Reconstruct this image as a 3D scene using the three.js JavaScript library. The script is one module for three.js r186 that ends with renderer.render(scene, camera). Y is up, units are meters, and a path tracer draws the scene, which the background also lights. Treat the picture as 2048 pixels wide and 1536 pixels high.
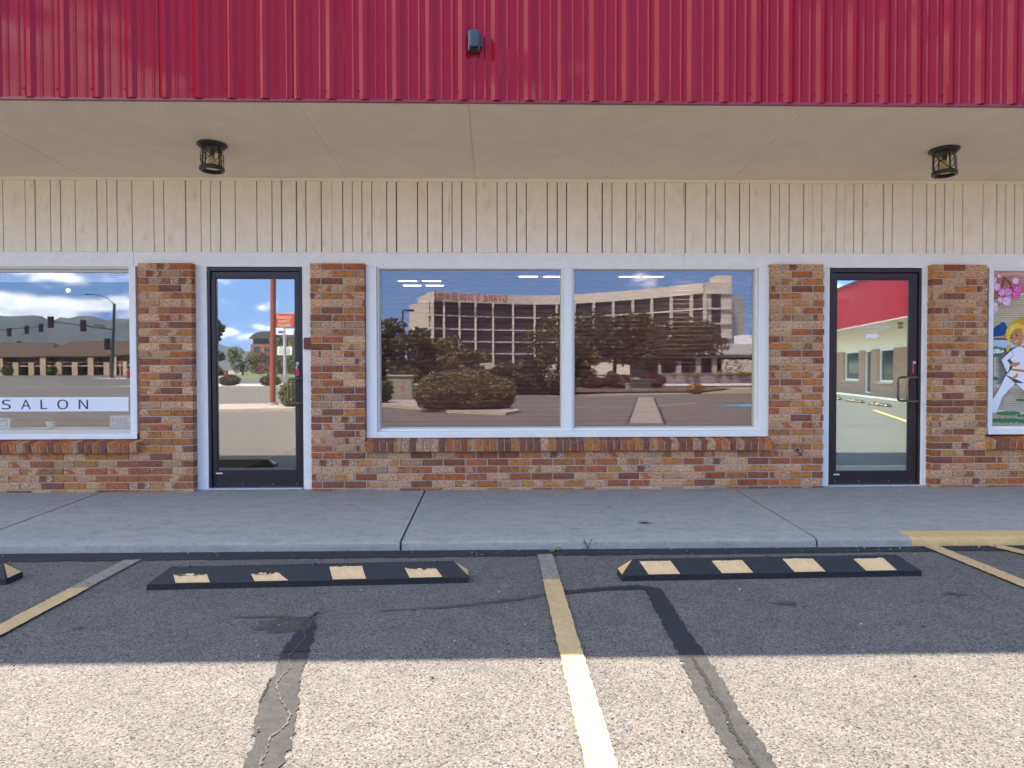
import * as THREE from 'three';
import { mergeGeometries, toCreasedNormals } from 'three/addons/utils/BufferGeometryUtils.js';
import { RoundedBoxGeometry } from 'three/addons/geometries/RoundedBoxGeometry.js';
import { ConvexGeometry } from 'three/addons/geometries/ConvexGeometry.js';
import { TextGeometry } from 'three/addons/geometries/TextGeometry.js';
import { FontLoader } from 'three/addons/loaders/FontLoader.js';
import { RectAreaLightUniformsLib } from 'three/addons/lights/RectAreaLightUniformsLib.js';
import { createNoise2D, createNoise3D } from 'simplex-noise';

// ------------------------------------------------------------------ camera, sky, sun, exposure
const scene = new THREE.Scene();
const camera = new THREE.PerspectiveCamera(2 * Math.atan(768 / 1400) * 180 / Math.PI, 4 / 3, 0.05, 14000);
camera.position.set(0, 1.25, 6.55);
camera.up.set(0.0023, 0.9998, -0.01995);
camera.lookAt(camera.position.clone().add(new THREE.Vector3(0.02425, -0.02, -0.99951)));
const renderer = new THREE.WebGLRenderer({ antialias: true });
renderer.toneMapping = THREE.LinearToneMapping;
renderer.toneMappingExposure = 5.35;
renderer.shadowMap.enabled = true;
RectAreaLightUniformsLib.init();

function rngOf(seed) { let a = seed >>> 0; return () => { a = (a + 0x6D2B79F5) | 0; let t = Math.imul(a ^ (a >>> 15), 1 | a); t = (t + Math.imul(t ^ (t >>> 7), 61 | t)) ^ t; return ((t ^ (t >>> 14)) >>> 0) / 4294967296; }; }
const rnd = rngOf(20240);
const n2 = createNoise2D(rngOf(11)), n2b = createNoise2D(rngOf(12)), n3 = createNoise3D(rngOf(13));
const fbm = (x, y, o = 4) => { let s = 0, a = 0.5, f = 1; for (let i = 0; i < o; i++) { s += a * n2(x * f, y * f); f *= 2.03; a *= 0.5; } return s; };
const clamp = (x, a = 0, b = 1) => Math.min(b, Math.max(a, x));
const mix = (a, b, t) => a + (b - a) * t;
const smooth = (a, b, x) => { const t = clamp((x - a) / (b - a)); return t * t * (3 - 2 * t); };

{ // daylight sky with a bank of cumulus over the hills to the west
  const W = 2048, H = 1024, data = new Float32Array(W * H * 4);
  for (let j = 0; j < H; j++) {
    const el = ((j + 0.5) / H - 0.5) * Math.PI, y = Math.sin(el), cy = Math.cos(el);
    for (let i = 0; i < W; i++) {
      const az = ((i + 0.5) / W - 0.5) * 2 * Math.PI, x = Math.cos(az) * cy, z = Math.sin(az) * cy, k = (j * W + i) * 4;
      const t = Math.pow(clamp(y), 0.5);
      let r = mix(0.11, 0.060, t), g = mix(0.205, 0.142, t), b = mix(0.39, 0.345, t);
      if (y > 0) {
        const q = 1 / (y + 0.16), px = x * q * 1.5, pz = z * q * 1.5;
        const west = n3(x * 0.9 + 4, y * 0.9, z * 0.9) * 0.14 + 0.85 * smooth(0.25, 0.72, -x + 0.05 * z) - 0.24;
        const f = fbm(px + 3.7, pz + 1.3, 6) + west + 0.17 * smooth(0.5, 0.8, y);
        const c = smooth(0.10, 0.42, f);
        const shade = clamp(0.72 + 0.5 * fbm(px * 1.7 + 9, pz * 1.7, 4) - 0.35 * smooth(0.35, 0.75, f));
        const cl = [mix(0.36, 1.0, shade), mix(0.40, 1.02, shade), mix(0.46, 1.03, shade)];
        r = mix(r, cl[0], c * 0.9); g = mix(g, cl[1], c * 0.9); b = mix(b, cl[2], c * 0.9);
      } else { r = 0.2; g = 0.19; b = 0.17; }
      data[k] = r; data[k + 1] = g; data[k + 2] = b; data[k + 3] = 1;
    }
  }
  const sky = new THREE.DataTexture(data, W, H, THREE.RGBAFormat, THREE.FloatType);
  sky.mapping = THREE.EquirectangularReflectionMapping; sky.magFilter = THREE.LinearFilter; sky.minFilter = THREE.LinearFilter; sky.needsUpdate = true;
  scene.background = sky; scene.environment = sky;
}
const sun = new THREE.DirectionalLight(new THREE.Color(1, 0.93, 0.82), 3.3);
sun.position.set(-0.7 * 20, 2.70 * 20, -1.0 * 20);
sun.castShadow = true; sun.shadow.mapSize.set(4096, 4096);
Object.assign(sun.shadow.camera, { left: -60, right: 60, top: 90, bottom: -60, near: 1, far: 260 });
scene.add(sun); scene.add(sun.target);

// ------------------------------------------------------------------ helpers
const taken = new Map();
function numbered(n) { const k = taken.get(n) || 0; taken.set(n, k + 1); return k ? `${n}_${String(k).padStart(3, '0')}` : n; }
const V = (x, y, z) => new THREE.Vector3(x, y, z);
function lit(o) { o.castShadow = true; o.receiveShadow = true; return o; }
function thing(name, label, category, pos = [0, 0, 0], turn = 0, group) {
  const o = new THREE.Group(); o.name = numbered(name); o.position.set(...pos); o.rotation.y = turn;
  o.userData = { label, category }; if (group) o.userData.group = group; scene.add(o); return o;
}
function part(name, geo, mat, parent, label) { const o = lit(new THREE.Mesh(geo, mat)); o.name = name; if (label) o.userData.label = label; parent.add(o); return o; }
function grp(name, parent, label) { const o = new THREE.Group(); o.name = name; if (label) o.userData.label = label; parent.add(o); return o; }
function struct(name, geo, mat, label, category) {
  const o = lit(new THREE.Mesh(geo, mat)); o.name = numbered(name); o.userData = { kind: 'structure' }; if (label) { o.userData.label = label; o.userData.category = category; } scene.add(o); return o;
}
function single(name, label, category, geo, mat, group) { const o = lit(new THREE.Mesh(geo, mat)); o.name = numbered(name); o.userData = { label, category }; if (group) o.userData.group = group; scene.add(o); return o; }
// copy of a thing with its own label
function copyOf(src, label, pos, turn, group) { const c = src.clone(); c.name = numbered(src.name.replace(/_\d{3}$/, '')); c.position.set(...pos); if (turn !== undefined) c.rotation.y = turn; c.userData = { ...src.userData, label }; if (group) c.userData.group = group; scene.add(c); return c; }
// uv in metres by the dominant axis of each face
function uvM(g, ox = 0, oy = 0, turn = false) {
  if (g.index) g = g.toNonIndexed();
  const p = g.attributes.position, n = g.attributes.normal, uv = new Float32Array(p.count * 2);
  for (let i = 0; i < p.count; i += 3) {
    const ax = Math.abs(n.getX(i) + n.getX(i + 1) + n.getX(i + 2)), ay = Math.abs(n.getY(i) + n.getY(i + 1) + n.getY(i + 2)), az = Math.abs(n.getZ(i) + n.getZ(i + 1) + n.getZ(i + 2));
    for (let k = i; k < i + 3; k++) {
      const x = p.getX(k), y = p.getY(k), z = p.getZ(k);
      let u, v; if (ay >= ax && ay >= az) { u = x; v = -z; } else if (ax >= az) { u = z; v = y; } else { u = x; v = y; }
      if (turn) { const s = u; u = v; v = s; }
      uv[k * 2] = u + ox; uv[k * 2 + 1] = v + oy;
    }
  }
  g.setAttribute('uv', new THREE.BufferAttribute(uv, 2)); return g;
}
const boxAt = (x0, x1, y0, y1, z0, z1) => { const g = new THREE.BoxGeometry(x1 - x0, y1 - y0, z1 - z0); g.translate((x0 + x1) / 2, (y0 + y1) / 2, (z0 + z1) / 2); return g; };
const boxU = (...a) => uvM(boxAt(...a));
function rbox(x0, x1, y0, y1, z0, z1, r = 0.004) { const g = new RoundedBoxGeometry(x1 - x0, y1 - y0, z1 - z0, 1, r); g.translate((x0 + x1) / 2, (y0 + y1) / 2, (z0 + z1) / 2); return g; }
const rboxU = (x0, x1, y0, y1, z0, z1, r, ox = 0, oy = 0, turn = false) => uvM(rbox(x0, x1, y0, y1, z0, z1, r), ox, oy, turn);
const flat = (g) => { g = g.index ? g.toNonIndexed() : g; g.computeVertexNormals(); return g; };
const joined = (list) => mergeGeometries(list.map((g) => { g = g.index ? g.toNonIndexed() : g; for (const k of Object.keys(g.attributes)) if (!['position', 'normal', 'uv'].includes(k)) g.deleteAttribute(k); if (!g.attributes.uv) g.setAttribute('uv', new THREE.BufferAttribute(new Float32Array(g.attributes.position.count * 2), 2)); return g; }));
function rod(a, b, r, r2 = r, seg = 8) { const d = b.clone().sub(a), g = new THREE.CylinderGeometry(r2, r, d.length(), seg); g.translate(0, d.length() / 2, 0); g.applyQuaternion(new THREE.Quaternion().setFromUnitVectors(V(0, 1, 0), d.normalize())); g.translate(a.x, a.y, a.z); return g; }
function tube(pts, r, seg = 40, rad = 8) { return new THREE.TubeGeometry(new THREE.CatmullRomCurve3(pts, false, 'centripetal'), seg, r, rad, false); }
// polygon in the ground plane [x, z], facing up
function groundShape(pts, y) { const s = new THREE.Shape(pts.map(([x, z]) => new THREE.Vector2(x, -z))); const g = new THREE.ShapeGeometry(s); g.rotateX(-Math.PI / 2); g.translate(0, y, 0); return uvM(flat(g)); }
function ragged(pts, step, amp, seed = 1) {
  const out = [], r = rngOf(seed);
  for (let i = 0; i < pts.length; i++) {
    const a = pts[i], b = pts[(i + 1) % pts.length], L = Math.hypot(b[0] - a[0], b[1] - a[1]), n = Math.max(1, Math.round(L / step));
    for (let k = 0; k < n; k++) { const t = k / n, e = k ? 1 : 0.3; out.push([mix(a[0], b[0], t) + (r() - 0.5) * 2 * amp * e, mix(a[1], b[1], t) + (r() - 0.5) * 2 * amp * e]); }
  }
  return out;
}
function band(path, seed = 1, step = 0.03, amp = 0.008) { // ribbon [x, z, width]
  const L = [], R = [];
  path.forEach(([x, z, w], i) => { const a = path[Math.max(0, i - 1)], b = path[Math.min(path.length - 1, i + 1)], dx = b[0] - a[0], dz = b[1] - a[1], l = Math.hypot(dx, dz); L.push([x - dz / l * w / 2, z + dx / l * w / 2]); R.push([x + dz / l * w / 2, z - dx / l * w / 2]); });
  return ragged([...L, ...R.reverse()], step, amp, seed);
}

// ------------------------------------------------------------------ textures
function tex(W, H, fn, { srgb = false, repeat = [1, 1] } = {}) {
  const d = new Uint8Array(W * H * 4);
  for (let j = 0; j < H; j++) for (let i = 0; i < W; i++) { const c = fn(i, j), k = (j * W + i) * 4; d[k] = clamp(c[0]) * 255; d[k + 1] = clamp(c[1]) * 255; d[k + 2] = clamp(c[2]) * 255; d[k + 3] = c.length > 3 ? clamp(c[3]) * 255 : 255; }
  const t = new THREE.DataTexture(d, W, H); t.wrapS = t.wrapT = THREE.RepeatWrapping; t.magFilter = THREE.LinearFilter; t.minFilter = THREE.LinearMipmapLinearFilter; t.generateMipmaps = true;
  if (srgb) t.colorSpace = THREE.SRGBColorSpace; t.repeat.set(...repeat); t.needsUpdate = true; return t;
}
const S = (c) => (c <= 0.0031308 ? 12.92 * c : 1.055 * Math.pow(c, 1 / 2.4) - 0.055); // linear to sRGB
// noise that repeats over the texture
const wrapN = (u, v, f, o = 0) => { const a = u * 2 * Math.PI, b = v * 2 * Math.PI, q = f / 6.2832; return n3(Math.cos(a) * q + o, Math.sin(a) * q + Math.cos(b) * q, Math.sin(b) * q - o); };

let asphaltMap, asphaltBump;
{ // aggregate: stones set in weathered binder
  const N = 2048, C = 5, G = Math.floor(N / C), r = rngOf(5), cell = [];
  for (let i = 0; i < G * G; i++) {
    const k = r(); let c;
    if (k < 0.42) { const t = r(); c = [0.30 + 0.10 * t, 0.265 + 0.09 * t, 0.22 + 0.08 * t]; }
    else if (k < 0.66) { const t = r(); c = [0.22 + 0.08 * t, 0.20 + 0.07 * t, 0.175 + 0.06 * t]; }
    else if (k < 0.78) c = [0.46, 0.42, 0.37];
    else if (k < 0.80) c = [0.36, 0.23, 0.14];
    else if (k < 0.92) c = [0.15, 0.15, 0.15];
    else c = [0.045, 0.045, 0.045];
    cell.push([r(), r(), 0.55 + r() * 0.5, c, r()]);
  }
  const hgt = new Float32Array(N * N);
  const macro = 128, mac = new Float32Array(macro * macro);
  for (let j = 0; j < macro; j++) for (let i = 0; i < macro; i++) mac[j * macro + i] = 1 + 0.09 * wrapN(i / macro, j / macro, 7, 3) + 0.08 * wrapN(i / macro, j / macro, 22, 8);
  asphaltMap = tex(N, N, (x, y) => {
    const gx = x / C, gy = y / C, cx = Math.floor(gx), cy = Math.floor(gy); let best = 9, sec = 9, bc;
    for (let b = -1; b <= 1; b++) for (let a = -1; a <= 1; a++) {
      const q = cell[((cy + b + G) % G) * G + ((cx + a + G) % G)], dx = cx + a + q[0] - gx, dy = cy + b + q[1] - gy, d = (dx * dx + dy * dy) / (q[2] * q[2]);
      if (d < best) { sec = best; best = d; bc = q; } else if (d < sec) sec = d;
    }
    const e = smooth(0.0, 0.16, sec - best), m = mac[Math.floor(y / N * macro) * macro + Math.floor(x / N * macro)];
    hgt[y * N + x] = e * (0.5 + 0.5 * bc[4]);
    return [0, 1, 2].map((k) => S(0.42 * mix(0.245 - 0.022 * k, mix(0.08 - 0.010 * k, bc[3][k], 0.04 + 0.96 * e), 0.9) * m * [1.0, 0.975, 0.935][k]));
  }, { srgb: true, repeat: [1 / 2.5, 1 / 2.5] });
  asphaltBump = tex(N, N, (x, y) => { const v = hgt[y * N + x]; return [v, v, v]; }, { repeat: [1 / 2.5, 1 / 2.5] });
}
const concTex = (seed, base, dirt) => tex(1024, 1024, (x, y) => {
  const u = x / 1024, v = y / 1024, a = wrapN(u, v, 9, seed), b = wrapN(u, v, 38, seed + 5), c = wrapN(u, v, 150, seed + 9), s = rnd();
  const st = n2(u * 5 + seed, v * 17) * 0.6 + n2b(u * 14, v * 40 + seed) * 0.4, d = 1 + 0.10 * a + 0.08 * b + 0.05 * c - 0.13 * smooth(0.15, 0.7, st) + 0.07 * smooth(0.2, 0.8, -st) + (s - 0.5) * 0.10 - dirt * smooth(0.35, 0.85, a * 0.5 + b * 0.6 + c * 0.2) - (s > 0.9985 ? 0.3 : 0);
  return base.map((k, i) => S(k * d * (1 - 0.02 * i * a)));
}, { srgb: true, repeat: [1 / 2.3, 1 / 2.3] });
const concMap = concTex(2, [0.30, 0.28, 0.245], 0.3);
const grainBump = tex(1024, 1024, (x, y) => { const u = x / 1024, v = y / 1024, c = 0.5 + 0.2 * wrapN(u, v, 60, 4) + 0.2 * wrapN(u, v, 200, 7) + (rnd() - 0.5) * 0.25; return [c, c, c]; }, { repeat: [1 / 0.6, 1 / 0.6] });
// painted boards: grain runs along v; knots and brown bleed stains in places
function boardTex(base, stain, W = 1024) {
  const knots = []; const r = rngOf(77); for (let i = 0; i < 34; i++) knots.push([r(), r(), 0.004 + r() * 0.006, r()]);
  return tex(W, W, (x, y) => {
    const u = x / W, v = y / W; let d = 1 + 0.018 * n2(u * 160, v * 5) + 0.022 * n2(u * 420, v * 9) + 0.03 * wrapN(u, v, 14, 2) + (rnd() - 0.5) * 0.03, br = 0;
    for (const k of knots) { let dx = Math.abs(u - k[0]), dy = Math.abs(v - k[1]); dx = Math.min(dx, 1 - dx); dy = Math.min(dy, 1 - dy); if (dx > 0.03 || dy > 0.12) continue; const e = Math.hypot(dx, dy * 0.45); br += stain * k[3] * Math.exp(-Math.pow(e / (k[2] * 1.7), 2)) * (0.5 + 0.6 * n2(u * 130, v * 60)); d -= 0.1 * k[3] * Math.exp(-Math.pow((e - k[2]) / 0.0016, 2)); }
    const crack = smooth(0.86, 0.93, n2(u * 46 + 5, v * 1.7)); d -= 0.35 * crack * smooth(0.2, 0.6, n2b(u * 9, v * 3));
    br = clamp(br + 0.32 * stain * smooth(0.5, 0.9, n2b(u * 60, v * 4) * 0.75 + 0.35 * n2(u * 12, v * 7)));
    return [S(base[0] * d * (1 - 0.35 * br)), S(base[1] * d * (1 - 0.52 * br)), S(base[2] * d * (1 - 0.72 * br))];
  }, { srgb: true, repeat: [1 / 1.9, 1 / 1.9] });
}
const sidingMap = boardTex([0.91, 0.82, 0.655], 0.6), trimMap = boardTex([0.88, 0.85, 0.785], 0.12, 512);
const woodBump = tex(512, 512, (x, y) => { const u = x / 512, v = y / 512, c = 0.5 + 0.25 * n2(u * 120, v * 3) + 0.2 * n2(u * 300, v * 6); return [c, c, c]; }, { repeat: [1 / 0.9, 1 / 0.9] });
const soffitMap = tex(512, 512, (x, y) => { const u = x / 512, v = y / 512, d = 1 + 0.03 * wrapN(u, v, 6, 1) + 0.03 * n2(u * 8, v * 130) + (rnd() - 0.5) * 0.025; return [S(0.87 * d), S(0.75 * d), S(0.58 * d)]; }, { srgb: true, repeat: [1 / 2, 1 / 2] });
let brickMap, brickBump; // atlas of 4 x 8 brick faces
{
  const W = 2048, H = 1024, r = rngOf(31), looks = [], hb = new Float32Array(W * H);
  const pal = [[0.37, 0.105, 0.031], [0.41, 0.150, 0.036], [0.29, 0.085, 0.031], [0.43, 0.178, 0.043], [0.35, 0.108, 0.032], [0.41, 0.168, 0.043], [0.31, 0.122, 0.036], [0.215, 0.072, 0.035]];
  for (let i = 0; i < 32; i++) { const p = pal[i % 8], k = 0.98 + r() * 0.26; const cream = [0, 0.5, 0, 0.4, 0.65, 0.25, 0.85, 0][(i + Math.floor(i / 8) * 3) % 8]; looks.push({ p: p.map((x) => x * k), cream, o: r() * 50, tone: ((q) => [0.88, 0.57, 0.33].map((x) => x * q))(0.72 + r() * 0.4) }); }
  brickMap = tex(W, H, (x, y) => {
    const cx = Math.floor(x / 512), cy = Math.floor(y / 128), L = looks[cy * 4 + cx], u = (x % 512) / 512, v = (y % 128) / 128, o = L.o;
    const seg = Math.floor(u * 3 + o + 0.3 * n2b(v * 1.6 + o, o)), segOn = ((Math.sin(seg * 12.9 + o) * 43758.5) % 1 + 1) % 1;
    const blotch = n2(u * 4.2 + o, v * 1.1 + o) * 0.75 + n2b(u * 9 + o, v * 2.0) * 0.4, vein = Math.abs(n2(u * 8 + o, v * 2.2 + o) + 0.35 * n2b(u * 22, v * 7 + o)), line = 1 - smooth(0.03, 0.20, vein);
    const on = segOn < L.cream ? 0.85 * (1 - 0.85 * line) * clamp(0.62 + 0.5 * n2b(u * 6 + o, v * 2.2) + 0.25 * n2(u * 30, v * 9 + o)) : 0.14 * smooth(0.2, 0.7, blotch) * (L.cream ? 1 : 0);
    const d = 1 + 0.16 * n2(u * 26 + o, v * 8) + 0.12 * n2b(u * 90, v * 30 + o) + (rnd() - 0.5) * 0.22, dark = 1 - 0.35 * smooth(0.2, 0.7, n2b(u * 3.4 + o * 2, v * 1.4)); 
    hb[y * W + x] = 0.45 + 0.22 * on + 0.14 * (d - 1) * 3 + 0.12 * n2(u * 14 + o, v * 5);
    return [0, 1, 2].map((k) => S(mix(L.p[k] * d * dark, L.tone[k] * (0.85 + 0.3 * (d - 1) * 2), on)));
  }, { srgb: true });
  brickBump = tex(W, H, (x, y) => { const v = hb[y * W + x]; return [v, v, v]; });
}
// far brickwork, too small to show its bricks
const farBrick = tex(256, 256, (x, y) => { const row = Math.floor(y / 16), cx = Math.floor((x + (row % 2) * 24) / 48), m = y % 16 < 3 || (x + (row % 2) * 24) % 48 < 3, q = ((Math.sin(row * 91.7 + (cx % 5) * 37.3) * 4375.5) % 1 + 1) % 1; return m ? [S(0.42), S(0.38), S(0.34)] : [S(0.26 + 0.16 * q), S(0.12 + 0.11 * q), S(0.06 + 0.06 * q)]; }, { srgb: true, repeat: [1 / 1.08, 1 / 1.08] });
const wornAlpha = tex(1024, 1024, (x, y) => { const u = x / 1024, v = y / 1024; const w = 0.62 + 0.26 * wrapN(u, v, 120, 1) + 0.22 * wrapN(u, v, 330, 6) + 0.10 * wrapN(u, v, 20, 2) + (rnd() - 0.5) * 0.3; return [w, w, w]; }, { repeat: [1 / 1.1, 1 / 1.1] });
const paintTone = (c, k = 1) => tex(512, 512, (x, y) => { const u = x / 512, v = y / 512, d = 1 + 0.09 * wrapN(u, v, 12, 3) + 0.08 * wrapN(u, v, 70, 5) + (rnd() - 0.5) * 0.12, g = k * smooth(0.5, 0.9, wrapN(u, v, 36, 9) * 0.7 + wrapN(u, v, 140, 2) * 0.5); return c.map((q) => S(mix(q * d, 0.22, g * 0.6))); }, { srgb: true, repeat: [1 / 0.9, 1 / 0.9] });
const glassWave = tex(256, 256, (x, y) => { const u = x / 256, v = y / 256, c = 0.5 + 0.35 * wrapN(u, v, 5, 2) + 0.1 * wrapN(u, v, 11, 6); return [c, c, c]; }, { repeat: [1 / 2.2, 1 / 2.2] });

// ------------------------------------------------------------------ materials
const std = (c, roughness = 0.8, o = {}) => new THREE.MeshStandardMaterial({ color: Array.isArray(c) ? new THREE.Color().setRGB(...c) : c, roughness, ...o });
const phys = (c, roughness, o = {}) => new THREE.MeshPhysicalMaterial({ color: new THREE.Color().setRGB(...c), roughness, ...o });
const W1 = [1, 1, 1];
const M = {
  asphalt: std(W1, 0.92, { map: asphaltMap, bumpMap: asphaltBump, bumpScale: 0.0025 }),
  seal: std([0.016, 0.016, 0.018], 0.78, { bumpMap: grainBump, bumpScale: 0.003 }),
  oldSeal: std(W1, 0.85, { map: tex(512, 512, (x, y) => { const u = x / 512, v = y / 512, d = 0.031 * (1 + 0.22 * wrapN(u, v, 16, 2) + 0.2 * wrapN(u, v, 80, 5) + (rnd() - 0.5) * 0.5) + (rnd() > 0.985 ? 0.05 : 0) - (rnd() > 0.99 ? 0.02 : 0); return [S(d), S(d * 0.89), S(d * 0.76)]; }, { srgb: true, repeat: [1 / 1.1, 1 / 1.1] }), alphaMap: wornAlpha, alphaTest: 0.3, bumpMap: grainBump, bumpScale: 0.003 }),
  oil: std([0.07, 0.055, 0.042], 0.8, { alphaMap: wornAlpha, alphaTest: 0.6 }),
  faintSeal: std([0.05, 0.052, 0.058], 0.8, { alphaMap: wornAlpha, alphaTest: 0.62 }),
  crack: std([0.012, 0.011, 0.010], 0.95), crackLight: std([0.075, 0.066, 0.055], 0.95),
  concrete: std(W1, 0.86, { map: concMap, bumpMap: grainBump, bumpScale: 0.0012 }),
  jointFill: std([0.05, 0.048, 0.045], 0.95),
  mortar: std([0.50, 0.45, 0.39], 0.95, { bumpMap: grainBump, bumpScale: 0.002 }),
  brick: std(W1, 0.82, { map: brickMap, bumpMap: brickBump, bumpScale: 0.004 }),
  farBrick: std(W1, 0.85, { map: farBrick }),
  yellow: std(W1, 0.7, { map: paintTone([0.50, 0.335, 0.15], 0.35), alphaMap: wornAlpha, alphaTest: 0.24, bumpMap: asphaltBump, bumpScale: 0.0015 }),
  yellowWorn: std(W1, 0.8, { map: paintTone([0.27, 0.235, 0.18], 1), alphaMap: wornAlpha, alphaTest: 0.5 }),
  curbYellow: std(W1, 0.6, { map: paintTone([0.56, 0.365, 0.14], 0.6), alphaMap: wornAlpha, alphaTest: 0.27 }),
  stopYellow: std(W1, 0.55, { map: paintTone([0.62, 0.40, 0.19], 0.3) }),
  rubber: std(W1, 0.66, { map: tex(256, 256, (x, y) => { const u = x / 256, v = y / 256, d = 0.010 + 0.010 * smooth(0.1, 0.8, wrapN(u, v, 30, 4) + 0.4 * wrapN(u, v, 90, 2)) + 0.03 * (rnd() > 0.996 ? 1 : 0); return [S(d), S(d * 1.03), S(d * 1.1)]; }, { srgb: true, repeat: [1 / 0.5, 1 / 0.5] }), bumpMap: grainBump, bumpScale: 0.001 }),
  siding: std(W1, 0.72, { map: sidingMap, bumpMap: woodBump, bumpScale: 0.0016 }),
  sidingBack: std([0.02, 0.016, 0.012], 0.95),
  trim: std(W1, 0.55, { map: trimMap, bumpMap: woodBump, bumpScale: 0.001 }),
  vinyl: std([0.85, 0.83, 0.785], 0.4), caulk: std([0.60, 0.56, 0.47], 0.6),
  soffit: std(W1, 0.75, { map: soffitMap }), soffitGap: std([0.16, 0.135, 0.10], 0.9),
  red: phys([0.295, 0.007, 0.020], 0.5, { specularIntensity: 0.04, clearcoat: 0.4, clearcoatRoughness: 0.04 }),
  redTrim: phys([0.22, 0.010, 0.022], 0.4, { clearcoat: 0.3, clearcoatRoughness: 0.25 }),
  screw: std([0.10, 0.012, 0.015], 0.5, { metalness: 0.3 }),
  bronze: phys([0.030, 0.021, 0.024], 0.38, { metalness: 0.35, clearcoat: 0.2, clearcoatRoughness: 0.3 }),
  handle: std([0.22, 0.17, 0.125], 0.28, { metalness: 0.9 }), steel: std([0.55, 0.54, 0.52], 0.3, { metalness: 1 }),
  alu: std([0.62, 0.63, 0.64], 0.4, { metalness: 0.6 }), blackMetal: phys([0.014, 0.013, 0.013], 0.45, { clearcoat: 0.3, clearcoatRoughness: 0.3 }),
  darkPlastic: phys([0.035, 0.04, 0.048], 0.35, { clearcoat: 0.4, clearcoatRoughness: 0.2 }),
  tag: std([0.60, 0.06, 0.13], 0.5), tagWhite: std([0.8, 0.8, 0.78], 0.5), plate: std([0.19, 0.055, 0.045], 0.75),
  white: std([0.82, 0.83, 0.85], 0.5), ink: std([0.035, 0.035, 0.04], 0.6),
  slat: std([0.42, 0.34, 0.35], 0.5), slatTan: std([0.78, 0.75, 0.64], 0.5), slatWhite: std([0.80, 0.80, 0.80], 0.5),
  innerWall: std([0.30, 0.285, 0.26], 0.9), innerDark: std([0.09, 0.08, 0.08], 0.9), innerCeil: std([0.5, 0.49, 0.47], 0.9), carpet: std([0.06, 0.05, 0.05], 0.95),
  lampGlass: phys([0.97, 0.95, 0.90], 0.05, { transmission: 1, thickness: 0, ior: 1.5 }), bulb: phys([0.85, 0.66, 0.36], 0.15, { transmission: 0.4, thickness: 0, roughness: 0.4 }),
  roof: std([0.20, 0.19, 0.18], 0.9),
};
// reflective film on insulated glass: part mirror, part clear
const filmGlass = (tint, share) => new THREE.MeshStandardMaterial({ color: new THREE.Color().setRGB(...tint), metalness: 1, roughness: 0.0, transparent: true, opacity: share, bumpMap: glassWave, bumpScale: 0.00008, side: THREE.DoubleSide });
// body-tinted inner pane: dims the room behind
const tinted = (c) => new THREE.MeshPhysicalMaterial({ color: new THREE.Color().setRGB(...c), roughness: 0, transmission: 1, thickness: 0, ior: 1.2, side: THREE.DoubleSide });
M.glassMain = filmGlass([0.97, 0.91, 0.92], 0.12); M.glassMain2 = tinted([0.72, 0.60, 0.60]);
M.glassSalon = filmGlass([0.97, 0.97, 0.98], 0.16); M.glassSalon2 = tinted([0.93, 0.94, 0.95]);
M.glassDoor = filmGlass([0.97, 0.96, 0.93], 0.21); M.glassDoor2 = filmGlass([0.97, 0.96, 0.93], 0.16);
M.glassGreen = filmGlass([0.86, 0.98, 0.94], 0.29); M.glassGreen2 = filmGlass([0.86, 0.98, 0.94], 0.29); M.glassRight = filmGlass([0.95, 0.97, 0.97], 0.12);
const font = await new FontLoader().loadAsync('fonts/droid/droid_sans_regular.typeface.json');
const fontSerif = await new FontLoader().loadAsync('fonts/droid/droid_serif_bold.typeface.json');
const fontBold = await new FontLoader().loadAsync('fonts/droid/droid_sans_bold.typeface.json');
function textGeo(s, f, size, depth, stretch = 1) { const g = new TextGeometry(s, { font: f, size, depth, curveSegments: 5, bevelEnabled: false }); g.computeBoundingBox(); const b = g.boundingBox; g.translate(-(b.min.x + b.max.x) / 2, -(b.min.y + b.max.y) / 2, 0); g.scale(stretch, 1, 1); return g; }

// ------------------------------------------------------------------ ground
{
  const g = new THREE.CircleGeometry(9000, 96); g.rotateX(-Math.PI / 2); g.translate(0, -0.06, 0);
  const dry = tex(512, 512, (x, y) => { const u = x / 512, v = y / 512, d = 1 + 0.2 * wrapN(u, v, 10, 1) + 0.2 * wrapN(u, v, 50, 4) + (rnd() - 0.5) * 0.3; return [S(0.21 * d), S(0.185 * d), S(0.12 * d)]; }, { srgb: true, repeat: [1 / 40, 1 / 40] });
  struct('ground', uvM(flat(g)), std(W1, 1, { map: dry }));
  struct('parking_lot', groundShape([[-75, -12], [45, -12], [45, 31], [16, 31], [3, 26], [-5, 43.5], [-24, 44], [-36, 60], [-87, 119], [-120, 119]], 0), M.asphalt);
  struct('road', groundShape([[-27.5, 49], [-36, 60.1], [-160, 204], [-120, 204], [-24, 93], [-18, 60], [10, 52], [60, 52], [60, 46], [-10, 46]], -0.012), std([0.085, 0.08, 0.075], 0.9));
  // grass verges across the street
  const grassM = std(W1, 1, { map: tex(512, 512, (x, y) => { const u = x / 512, v = y / 512, d = 1 + 0.25 * wrapN(u, v, 14, 1) + 0.25 * wrapN(u, v, 90, 4) + (rnd() - 0.5) * 0.5; return [S(0.085 * d), S(0.125 * d), S(0.035 * d)]; }, { srgb: true, repeat: [1 / 12, 1 / 12] }) });
  const lawn = (pts) => { const o = lit(new THREE.Mesh(groundShape(pts, -0.02), grassM)); o.name = numbered('lawn'); o.userData = { kind: 'stuff', label: 'mown green lawn beyond the street', category: 'grass' }; scene.add(o); };
  lawn([[-60, 70], [-5, 62], [-5, 72], [-70, 82]]); lawn([[-110, 118], [-12, 104], [-12, 215], [-120, 215]]); lawn([[-62, 106], [-50, 104], [-49, 112], [-58, 116]]);
}
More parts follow.
